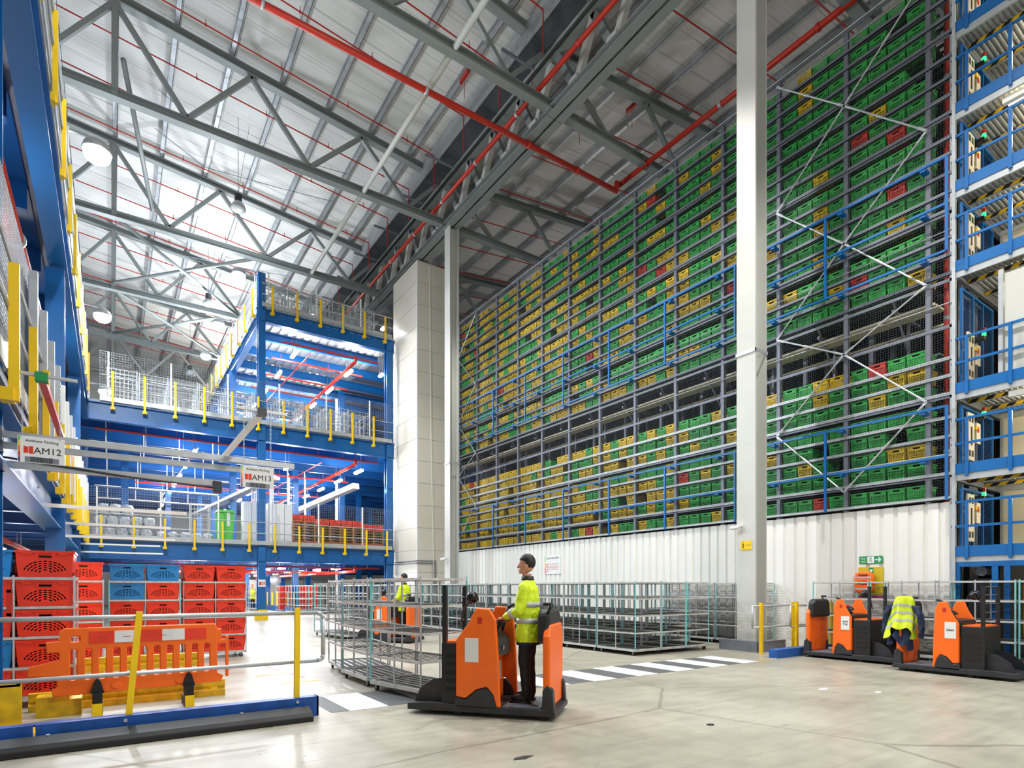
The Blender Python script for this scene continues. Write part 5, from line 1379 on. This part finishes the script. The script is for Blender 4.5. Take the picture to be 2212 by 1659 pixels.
# ================================================================== stand-in tow trucks
def make_truck(label, loc, rz, tagtext, group=None, pw=.40):
    t = thing('tow_truck', label, 'tow truck', loc, rz, group)
    W = .40
    # chassis with chamfered lower edge
    MB().prism([(-.06, .05), (1.8, .05), (1.8, .13), (1.55, .15), (1.35, .15), (0, .13), (-.06, .11)], 0, -W - .02, W + .02).build('chassis', M['charcoal'], t, bevel=.01)
    MB().box(-W + .03, .12, .13, W - .03, .58, .145).build('step_mat', M['galvdullshade'], t)
    # backrest end: orange panel, black pad
    b = MB().prism([(-W, .13), (W, .13), (W, .98), (W - .08, 1.12), (-W + .08, 1.12), (-W, .98)], 1, 0, .09).build('back_panel', M['orange'], t, bevel=.025)
    MB().prism([(-W + .03, .9), (W - .03, .9), (W - .06, 1.22), (W - .14, 1.3), (-W + .14, 1.3), (-W + .06, 1.22)], 1, .02, .17).build('back_pad', M['black'], t, bevel=.04)
    MB().path([(-W + .1, .05, 1.24), (-W + .1, .0, 1.36), (-W + .1, .1, 1.36)], .02, 8).build('grab_handle', M['black'], t, smooth=True)
    for s in (-1, 1):
        MB().prism([(-.05, .1), (.1, .1), (.09, .36), (.03, .42), (-.03, .36)], 0, s * (W + .015), s * (W - .1)).build('corner_boot', M['charcoal'], t, bevel=.015)
        # side shield
        y0, y1 = .60, .60 + pw
        S = lambda f: y0 + f * pw
        pts = [(S(.0), .13), (S(.04), .7), (S(.1), 1.17), (S(.24), 1.3), (S(.54), 1.31), (S(.72), 1.12), (S(1.0), .92), (S(1.0), .24), (S(.78), .22), (S(.55), .33), (S(.3), .37), (S(.16), .28), (S(.08), .13)]
        sh = MB().prism(pts, 0, s * (W + .025), s * (W - .03)).build('side_shield', M['orange'], t, bevel=.018)
        MB().prism([(S(.06), .1), (S(1.05), .1), (S(1.02), .24), (S(.78), .21), (S(.55), .32), (S(.3), .36), (S(.16), .27)], 0, s * (W + .02), s * (W - .05)).build('wheel_boot', M['charcoal'], t, bevel=.015)
        MB().box(s * (W + .025), S(.48), .66, s * (W + .029), S(.48) + .17, .95).build('paper_label', M['label'], sh)
        f = '-X' if s < 0 else None
        MB().box(s * (W + .025), S(.4), 1.12, s * (W + .027), S(.4) + .055, 1.2).build('maker_mark', M['red'], sh)
        if tagtext:
            o = text('label_text', tagtext, .055, M['ink'], sh, (0, 0, 0), face='-X')
            yc, zc = S(.48) + .085, .81
            if s < 0: o.location = (-(W + .031), yc, zc)
            else: o.location = (W + .031, yc, zc); o.rotation_euler = (0, 0, PI)
    # console
    MB().box(-W + .05, .78, .13, W - .05, 1.0, .72).build('motor_cover', M['orange'], t, bevel=.03)
    c = MB().prism([(.68, .7), (.7, .92), (.78, 1.0), (1.02, .98), (1.02, .7)], 0, -W + .06, W - .06).build('console', M['black'], t, bevel=.03)
    MB().lathe((0, 0, 0), [(.03, 0), (.034, .006), (.026, .01)], 14).xf(lambda a, b, d: (.0 + a, .685 - d, .8 + b)).build('round_badge', M['galv'], c)
    MB().box(-.22, .775, .38, .22, .781, .62).build('name_sheet', M['label'], t)
    if tagtext: text('name_text', tagtext.replace('\n', ' '), .11, M['ink'], t, (0, .772, .5), face='-Y')
    st = MB().tube((0, .82, .95), (0, .72, 1.12), .04, 10).build('steering_column', M['black'], t, smooth=True)
    m = MB()
    for k in range(16):
        a, b = 2 * PI * k / 16, 2 * PI * (k + 1) / 16
        q = lambda u: (.15 * math.cos(u), .70 + .13 * math.sin(u), 1.13 - .05 * math.sin(u))
        m.tube(q(a), q(b), .015, 6)
    m.tube((-.15, .7, 1.13), (.15, .7, 1.13), .018, 6).build('steering_wheel', M['black'], st, smooth=True)
    MB().box(-.06, .66, 1.13, .06, .74, 1.18).build('control_head', M['cred'], st, bevel=.012)
    MB().path([(W - .12, .78, 1.0), (W - .12, .7, 1.3), (W - .12, .62, 1.34)], .022, 8).build('grab_handle', M['black'], t, smooth=True)
    # battery box
    bb = MB().box(-W + .01, 1.0 + .02, .13, W - .01, 1.36, .88).build('battery_box', M['black'], t, bevel=.015)
    for s in (-1, 1):
        m = MB()
        for k in range(5): m.box(s * (W - .012), 1.08, .3 + .1 * k, s * (W - .004), 1.3, .34 + .1 * k)
        m.build('side_vent', M['dark'], bb)
    MB().box(-W + .04, 1.03, .88, W - .04, 1.33, .9).build('battery_lid', M['orange'], t)
    # load guard
    g = MB().box(-W + .02, 1.3, .15, -W + .08, 1.35, 1.58).box(W - .08, 1.3, .15, W - .02, 1.35, 1.58).build('guard_post', M['black'], t)
    m = MB()
    for z in (.98, 1.13, 1.28, 1.43, 1.57): m.tube((-W + .05, 1.325, z), (W - .05, 1.325, z), .007, 6)
    m.build('guard_wire', M['galvdullshade'], g)
    mr = MB().path([(W - .2, 1.32, 1.1), (W - .2, 1.28, 1.28), (W - .22, 1.2, 1.36)], .012, 6).build('mirror_arm', M['black'], t)
    MB().ball((W - .22, 1.16, 1.42), .085, 14, 10).build('mirror', M['mirror'], mr, smooth=True)
    for s in (-1, 1):
        MB().prism([(1.36, .14), (1.75, .14), (1.68, .3), (1.5, .42), (1.36, .44)], 0, s * (W - .1), s * (W - .13)).build('deck_fin', M['charcoal'], t)
        for yw in (.1, 1.15): MB().tube((s * (W - .1), yw, .06), (s * (W - .02), yw, .06), .06, 12).build('wheel', M['rubber'], t)
    return t
make_truck('parked orange tow truck nearer the grey column, no jacket on it', (13.3, 7.14, 0), PI, 'Wild\nDog', 'parked tow trucks')
make_truck('parked orange tow truck with a yellow jacket hung on its backrest', (12.62, 5.02, 0), PI, 'Safari', 'parked tow trucks')
TR_M = (4.5, 5.6, 0); RZ_M = math.radians(40)
make_truck('orange tow truck driving over the floor in front of the zebra crossing', TR_M, RZ_M, '', 'moving tow trucks', pw=.56)
TR_F = (7.15, 15.3, 0); RZ_F = math.radians(36)
make_truck('orange tow truck farther back driving along the block of trolleys', TR_F, RZ_F, '', 'moving tow trucks', pw=.5)
# trolleys pulled along
def rot(loc, rz, x, y): return (loc[0] + x * math.cos(rz) - y * math.sin(rz), loc[1] + x * math.sin(rz) + y * math.cos(rz))
trolley(3.8, 8.05, 'b', 'grey shelf trolley coupled directly to the driven orange truck', rz=math.radians(12), group='trolleys being moved')
trolley(3.72, 9.42, 'c', 'grey shelf trolley second in the moving train on the floor', rz=math.radians(0), group='trolleys being moved')
trolley(3.86, 10.78, 'a', 'grey shelf trolley leading the moving train across the floor', rz=math.radians(-6), group='trolleys being moved')
trolley(6.1, 17.7, 'c', 'grey shelf trolley ahead of the farther moving truck', rz=math.radians(10), group='trolleys being moved')
trolley(6.0, 19.1, 'c', 'second grey shelf trolley ahead of the farther moving truck', rz=math.radians(2), group='trolleys being moved', simple=True)

# hi-vis coat hung over the second truck's backrest
t = thing('hi_vis_coat', 'crumpled yellow and navy hi-vis coat hung on the tow truck backrest', 'coat', (12.37, 4.935, 0))
def drape(z0, z1, rx0, ry0, rx1, ry1, n=40, rows=22, amp=.16, fq=7, ph=0.0, off=0.0, lean=.0):
    vs, fs = [], []
    for j in range(rows + 1):
        f = j / rows; z = z0 + (z1 - z0) * f
        for i in range(n):
            a = 2 * PI * i / n
            w_ = 1 + amp * f * math.sin(fq * a + ph + 2.5 * f) + .5 * amp * f * math.sin(3 * a + 5 * f + ph)
            rx, ry = rx0 + (rx1 - rx0) * math.sqrt(f), ry0 + (ry1 - ry0) * math.sqrt(f)
            vs.append((rx * math.cos(a) * w_ + off + lean * f, ry * math.sin(a) * w_, z + .02 * math.sin(5 * a + 6 * f)))
    for j in range(rows):
        for i in range(n): fs.append((j * n + i, j * n + (i + 1) % n, (j + 1) * n + (i + 1) % n, (j + 1) * n + i))
    fs.append(tuple(range(n)))
    return vs, fs
def cloth(z0, z1, r0, r1, ph, out, amp=.16, lift=0.0):
    """draped shell, wide ridge over the backrest then widening in folds"""
    n, rows = 56, 26; vs, fs = [], []
    for j in range(rows + 1):
        f = j / rows
        for i in range(n):
            a = 2 * PI * i / n
            g = f ** .6
            rx, ry = r0[0] + (r1[0] - r0[0]) * g + out, r0[1] + (r1[1] - r0[1]) * g + out
            w_ = 1 + amp * g * (math.sin(6 * a + ph + 1.5 * f) + .6 * math.sin(11 * a - 3 * f + ph) + .5 * math.sin(3 * a + 4 * f))
            low = z1 + .10 * math.sin(2 * a + .6 + ph) + .05 * math.sin(5 * a)
            z = z0 + (low - z0) * f - .05 * (math.sin(a) ** 2) * (1 - f)
            vs.append((rx * math.cos(a) * w_ + .05 * f * math.sin(4 * f), ry * math.sin(a) * w_ + .06 * f, z + lift))
    for j in range(rows):
        for i in range(n): fs.append((j * n + i, j * n + (i + 1) % n, (j + 1) * n + (i + 1) % n, (j + 1) * n + i))
    fs.append(tuple(range(n)))
    return vs, fs, n, rows
v, f_, n_, r_ = cloth(1.40, .72, (.15, .13), (.23, .23), .4, 0)
MB().add(v, f_).build('coat_shell', M['hivis'], t, smooth=True)
v, f_, n_, r_ = cloth(1.15, .50, (.14, .11), (.18, .18), 1.6, 0)
MB().add(v, f_).build('lining', M['navy'], t, smooth=True)
v, f_, n_, r_ = cloth(1.40, .72, (.15, .13), (.23, .23), .4, .006)
for k0 in (6, 12, 18):
    q = [f for f in f_[:-1] if k0 * n_ <= f[0] < (k0 + 2) * n_]
    used = sorted({i for f in q for i in f}); ix = {u: i for i, u in enumerate(used)}
    MB().add([v[u] for u in used], [tuple(ix[i] for i in f) for f in q]).build('reflective_band', M['reflect'], t, smooth=True)
rs_ = random.Random(4)
for s, pts in ((-1, [(-.03, -.2, 1.22), (-.07, -.28, 1.04), (-.05, -.31, .86), (-.06, -.29, .68), (-.02, -.3, .6)]), (1, [(-.02, .2, 1.24), (-.08, .28, 1.06), (-.05, .3, .88), (-.09, .32, .72), (-.06, .3, .64)])):
    m = MB(); n = 14; vs = []
    for j, (p, q) in enumerate(zip(pts, pts[1:])):
        for h in range(4):
            f = h / 4; c = Vector(p).lerp(Vector(q), f); r = .075 - .007 * (j + f)
            for i in range(n):
                a = 2 * PI * i / n; w_ = 1 + .18 * math.sin(3 * a + 4 * (j + f)) + .1 * math.sin(9 * (j + f))
                vs.append((c.x + r * 1.15 * math.cos(a) * w_, c.y + r * .75 * math.sin(a) * w_, c.z))
    R_ = len(vs) // n
    m.add(vs, [(j * n + i, j * n + (i + 1) % n, (j + 1) * n + (i + 1) % n, (j + 1) * n + i) for j in range(R_ - 1) for i in range(n)] + [tuple(range(n)), tuple(reversed(range((R_ - 1) * n, R_ * n)))])
    m.build('sleeve', M['navy'], t, smooth=True)

# ================================================================== drivers
def loft(rings, n=20):
    """rings: (cx, cy, z, rx, ry)"""
    m = MB(); vs = []
    for cx, cy, z, rx, ry in rings:
        for i in range(n): a = 2 * PI * i / n; vs.append((cx + rx * math.cos(a), cy + ry * math.sin(a), z))
    k = len(rings)
    fs = [(j * n + i, j * n + (i + 1) % n, (j + 1) * n + (i + 1) % n, (j + 1) * n + i) for j in range(k - 1) for i in range(n)]
    fs += [tuple(reversed(range(n))), tuple(range((k - 1) * n, k * n))]
    return m.add(vs, fs)
def limb(m, pts, rs, n=12):
    for (p, q), (a, b) in zip(zip(pts, pts[1:]), zip(rs, rs[1:])): m.tube(p, q, a, n, b)
    for p, r in zip(pts, rs): m.ball(p, r, n, 8)
    return m
ARM = {-1: [(-.185, 0, 1.40), (-.255, .05, 1.13), (-.15, .27, 1.04)], 1: [(.185, 0, 1.40), (.26, .04, 1.14), (.17, .26, 1.05)]}
def hand(m, wrist, d, s):
    w_ = Vector(wrist); d = Vector(d).normalized(); up = Vector((0, 0, 1)); sd = d.cross(up).normalized() * s
    palm = w_ + d * .05
    m.ball(tuple(palm), .042, 12, 8, .95, 1.05, .5)
    for k in range(4):
        base = w_ + d * .085 + sd * (-.033 + .022 * k)
        L = (.034, .042, .039, .03)[k]
        p1 = base + d * L; p2 = p1 + (d * .55 - up * .8).normalized() * L * .75; p3 = p2 + (-d * .2 - up).normalized() * L * .5
        limb(m, [tuple(base), tuple(p1), tuple(p2), tuple(p3)], [.0095, .009, .0085, .0075], 8)
    b = w_ + d * .03 - sd * .035
    p1 = b + (d * .6 - sd * .7).normalized() * .034; p2 = p1 + (d * .9 - up * .5).normalized() * .03
    limb(m, [tuple(b), tuple(p1), tuple(p2)], [.012, .0105, .009], 8)
def person_meshes():
    b = MB()
    b.merge(loft([(0, 0, .84, .13, .10), (0, 0, .95, .165, .12), (0, .0, 1.08, .145, .105), (0, .01, 1.25, .17, .12), (0, 0, 1.38, .17, .095), (0, 0, 1.45, .1, .075), (0, .01, 1.5, .058, .06), (0, .02, 1.58, .055, .058)]))
    for s in (-1, 1):
        limb(b, [(s * .09, 0, .9), (s * .1, .02, .5), (s * .105, -.01, .1)], [.085, .058, .042])
        b.ball((s * .11, .07, .05), .05, 12, 8, .85, 2.3, .8)
        limb(b, ARM[s], [.055, .042, .03])
        hand(b, ARM[s][2], Vector(ARM[s][2]) - Vector(ARM[s][1]), s)
    # head
    H = (0, .035, 1.68)
    b.ball((0, .02, 1.70), .098, 18, 14, .80, 1.0, 1.12); b.ball((0, .055, 1.635), .066, 14, 10, .84, .85, .95)
    b.ball((0, .10, 1.60), .03, 10, 8, 1.1, .8, .7)                      # chin
    b.tube((0, .112, 1.70), (0, .134, 1.662), .009, 8, .015); b.ball((0, .132, 1.66), .016, 8, 6)   # nose
    for s in (-1, 1):
        b.ball((s * .081, .015, 1.675), .026, 8, 8, .35, .7, 1.15)      # ears
        b.ball((s * .032, .098, 1.715), .018, 8, 6, 1.5, .6, .5)         # brow
    b.ball((0, .118, 1.628), .02, 10, 6, 1.2, .5, .32)                  # lips
    o = b.build('tmp', M['skin']); md = o.modifiers.new('r', 'REMESH'); md.mode = 'VOXEL'; md.voxel_size = .0065; md.use_smooth_shade = True
    sm = o.modifiers.new('s', 'SMOOTH'); sm.iterations = 2; sm.factor = .4
    me = remesh_obj(o); bpy.data.objects.remove(o); me.name = 'driver_body'; me.materials.clear(); me.materials.append(M['skin'])
    return me
BODY = person_meshes()
PJ = [(0, 0, .74, .215, .165), (0, 0, .86, .21, .155), (0, 0, 1.0, .19, .14), (0, .005, 1.15, .195, .142), (0, .01, 1.28, .205, .145), (0, 0, 1.38, .195, .118), (0, 0, 1.44, .13, .095), (0, .005, 1.50, .085, .085)]
def at_z(z):
    for a, b in zip(PJ, PJ[1:]):
        if a[2] <= z <= b[2]:
            f = (z - a[2]) / (b[2] - a[2]); return tuple(a[i] + (b[i] - a[i]) * f for i in range(5))
SOFT = {}
def soft(mb, name, m, parent, vox, amp):
    if name not in SOFT:
        o = mb.build('tmp', m); md = o.modifiers.new('r', 'REMESH'); md.mode = 'VOXEL'; md.voxel_size = vox; md.use_smooth_shade = True
        sm = o.modifiers.new('s', 'SMOOTH'); sm.iterations = 4; sm.factor = .5
        tx = bpy.data.textures.new('folds', 'CLOUDS'); tx.noise_scale = .09; tx.noise_depth = 2
        dp = o.modifiers.new('d', 'DISPLACE'); dp.texture = tx; dp.strength = amp * 2.2; dp.mid_level = .5; dp.texture_coords = 'LOCAL'
        me = remesh_obj(o); bpy.data.objects.remove(o); me.materials.clear(); me.materials.append(m); me.name = name; SOFT[name] = me
    return link(name, SOFT[name], parent)
def person(label, loc, rz, simple=False):
    t = thing('person', label, 'person', loc, rz)
    link('body', BODY, t)
    j = loft(PJ, 24)
    for s in (-1, 1): limb(j, [ARM[s][0], ARM[s][1], tuple(Vector(ARM[s][1]).lerp(Vector(ARM[s][2]), .82))], [.078, .064, .05])
    jk = soft(j, 'jacket', M['hivis'], t, .011, .012)
    for z in (1.0, 1.2):
        a, b = at_z(z - .03), at_z(z + .03)
        loft([(a[0], a[1], a[2], a[3] + .006, a[4] + .006), (b[0], b[1], b[2], b[3] + .006, b[4] + .006)], 24).build('reflective_band', M['reflect'], jk, smooth=True)
    m = MB()
    for s in (-1, 1):
        p, q = Vector(ARM[s][1]), Vector(ARM[s][2]); m.tube(tuple(p.lerp(q, .3)), tuple(p.lerp(q, .52)), .069, 14, .064)
    m.build('sleeve_band', M['reflect'], jk, smooth=True)
    loft([(0, .005, 1.48, .082, .082), (0, .01, 1.55, .072, .075)], 18).build('collar', M['ink'], jk, smooth=True)
    loft([(0, 0, .705, .195, .147), (0, 0, .76, .196, .148)], 20).build('hem_lining', M['navy'], jk, smooth=True)
    tr = MB()
    tr.merge(loft([(0, 0, .78, .16, .125), (0, 0, .9, .175, .13), (0, 0, 1.0, .165, .12)]))
    for s in (-1, 1): limb(tr, [(s * .09, 0, .84), (s * .1, .02, .5), (s * .105, -.01, .1)], [.105, .078, .062])
    soft(tr, 'trousers', M['trouser'], t, .011, .01)
    m = MB()
    for s in (-1, 1): m.ball((s * .11, .07, .055), .058, 14, 8, .85, 2.25, .9).box(s * .11 - .05, -.06, 0, s * .11 + .05, .2, .025)
    m.build('shoes', M['rubber'], t, smooth=True)
    h = MB().ball((0, .012, 1.722), .105, 18, 12, .83, 1.0, 1.05)
    h.v = [(x, y, z) if not (z < 1.73 and y > -.02 + (z - 1.6) * .4) else (x * .8, y * .5 - .01, max(z, 1.7)) for x, y, z in h.v]
    h.build('hair', M['hair'], t, smooth=True)
    m = MB()
    for s in (-1, 1): m.ball((s * .032, .103, 1.698), .011, 8, 6)
    e = m.build('eyes', M['eye'], t, smooth=True)
    m = MB()
    for s in (-1, 1): m.ball((s * .032, .112, 1.698), .005, 8, 6)
    m.build('iris', M['ink'], e)
    return t
x, y = rot(TR_M, RZ_M, 0, .36)
p1 = person('person in yellow hi-vis jacket and black trousers driving the closer moving truck', (x, y, .146), RZ_M)
x, y = rot(TR_F, RZ_F, 0, .36)
p2 = person('person in yellow hi-vis jacket standing on the farther moving truck', (x, y, .146), RZ_F)
# tiny worker far back
t = thing('person', 'tiny far person in yellow vest and orange cap behind the blue front column', 'person', (8.4, 45.5, 0), PI)
link('body', BODY, t)
loft(PJ, 16).build('vest', M['hivis'], t, smooth=True)
m = MB()
for s in (-1, 1): limb(m, [(s * .09, 0, .9), (s * .1, .02, .5), (s * .105, -.01, .1)], [.11, .08, .065])
m.build('trousers', M['trouser'], t, smooth=True)
MB().ball((0, .012, 1.73), .108, 12, 8, .85, 1.05, .9).build('cap', M['orange'], t, smooth=True)
# ================================================================== lamps
def lamp(kind, name, loc, power, size=.4, color=(1, 1, 1), rot=None, spot=None):
    d = bpy.data.lights.new(name, kind); d.energy = power; d.color = color
    if kind in ('POINT', 'SPOT'): d.shadow_soft_size = size
    if kind == 'AREA': d.size = size
    if kind == 'SPOT' and spot: d.spot_size = spot; d.spot_blend = .6
    o = bpy.data.objects.new(name, d); COL.objects.link(o); o.location = loc
    if rot: o.rotation_euler = rot
    return o
COOL = (.86, .93, 1.0); NEUT = (1, .98, .94); WARM = (1, .86, .6)
def flood(x, y, z, dx, label, power):
    t = thing('flood_lamp', label, 'lamp', (x, y, z), group=None)
    MB().lathe((x + dx * .3, y, z - .02), [(.3, 0), (.33, .05), (.28, .2), (.14, .3)], 18).build('housing', M['galv'], t, True, smooth=True)
    MB().ball((x + dx * .3, y, z - .05), .3, 18, 12, 1, 1, .75).build('glowing_bowl', M['flood'], t, True, smooth=True)
    MB().box(x - dx * .45, y - .03, z + .3, x + dx * .3, y + .03, z + .36).box(x - dx * .45, y - .03, z - .5, x - dx * .4, y + .03, z + .36).build('mount_arm', M['galv'], t, True)
    d = (Vector((.5, .25, -.8)) if y < 20 else Vector((.65 * dx, -.6, -.45))).normalized()
    lamp('SPOT', 'flood_glow', (x + dx * .3, y, z + .4), power * (.24 if y < 36 else .75), .25, COOL, (PI, 0, 0), math.radians(165))
    lamp('SPOT', 'flood_light', (x + dx * .3, y - .1, z - .45), power, .22, COOL, d.to_track_quat('-Z', 'Y').to_euler(), math.radians(165 if y < 20 else 140))
for y, l in ((18.2, 'first along the lane'), (29.0, 'middle one'), (40.0, 'last one')):
    flood(-.6, y, 12.6, 1, f'dazzling floodlight on the side mezzanine edge, {l}', 3000)
for y, l in ((30.6, 'at its front corner'), (37.0, 'second along'), (42.5, 'third along')):
    flood(5.35, y, 16.6, -1, f'dazzling floodlight on the top block deck, {l}', 1500)
# unseen fill lights added to brighten the roof, racking and near hall
for x, y, z, p in ((4.0, -4.0, 8.0, 1100), (10.5, -5.0, 7.0, 650), (27, 8, 12.5, 420), (27, 28, 12.5, 500), (3.5, 9, 15.5, 350), (7.5, 51, 17.2, 1600)):
    lamp('POINT', 'fill_light', (x, y, z), p, .35, NEUT)
# unseen downward spots added to brighten the floor, wall and lower racking
for x, y, z, p, c in ((9.0, 3.5, 16.8, 4200, NEUT), (8.5, -4, 16.8, 2600, NEUT), (9.6, 11.5, 17.0, 3600, NEUT), (1.6, 10.5, 16.0, 2600, COOL), (9.8, 20, 17.6, 2600, NEUT)):
    lamp('SPOT', 'down_fill_light', (x, y, z), p, .3, c, (0, 0, 0), math.radians(112))
# lamps under decks (at the batten lamps)
for nm, z, xs, p in (('top', 13.8, (8.0, 11.3), 560), ('middle', 7.95, (3.3, 7.9, 11.5), 620), ('low', 2.5, (3.6, 7.6, 10.2), 340)):
    for x in xs:
        for y in (YM + 2.5, YM + 10, YM + 18): lamp('POINT', 'batten_light', (x, y, z), p, .3, (1, .98, .97))
for y in (9.8, 12.2, 17.5, 21): lamp('POINT', 'batten_light', (-2.1, y, 2.2), 45, .2, (1, .97, .95))
for y in (12.6, 20.5): lamp('POINT', 'batten_light', (-2.3, y, 7.7), 120, .2, (1, .97, .95))
# warm lamps under the access platforms
for z in PLZ[1:]: lamp('POINT', 'platform_light', (16.2, 3.4, z - .35), 60, .15, WARM)
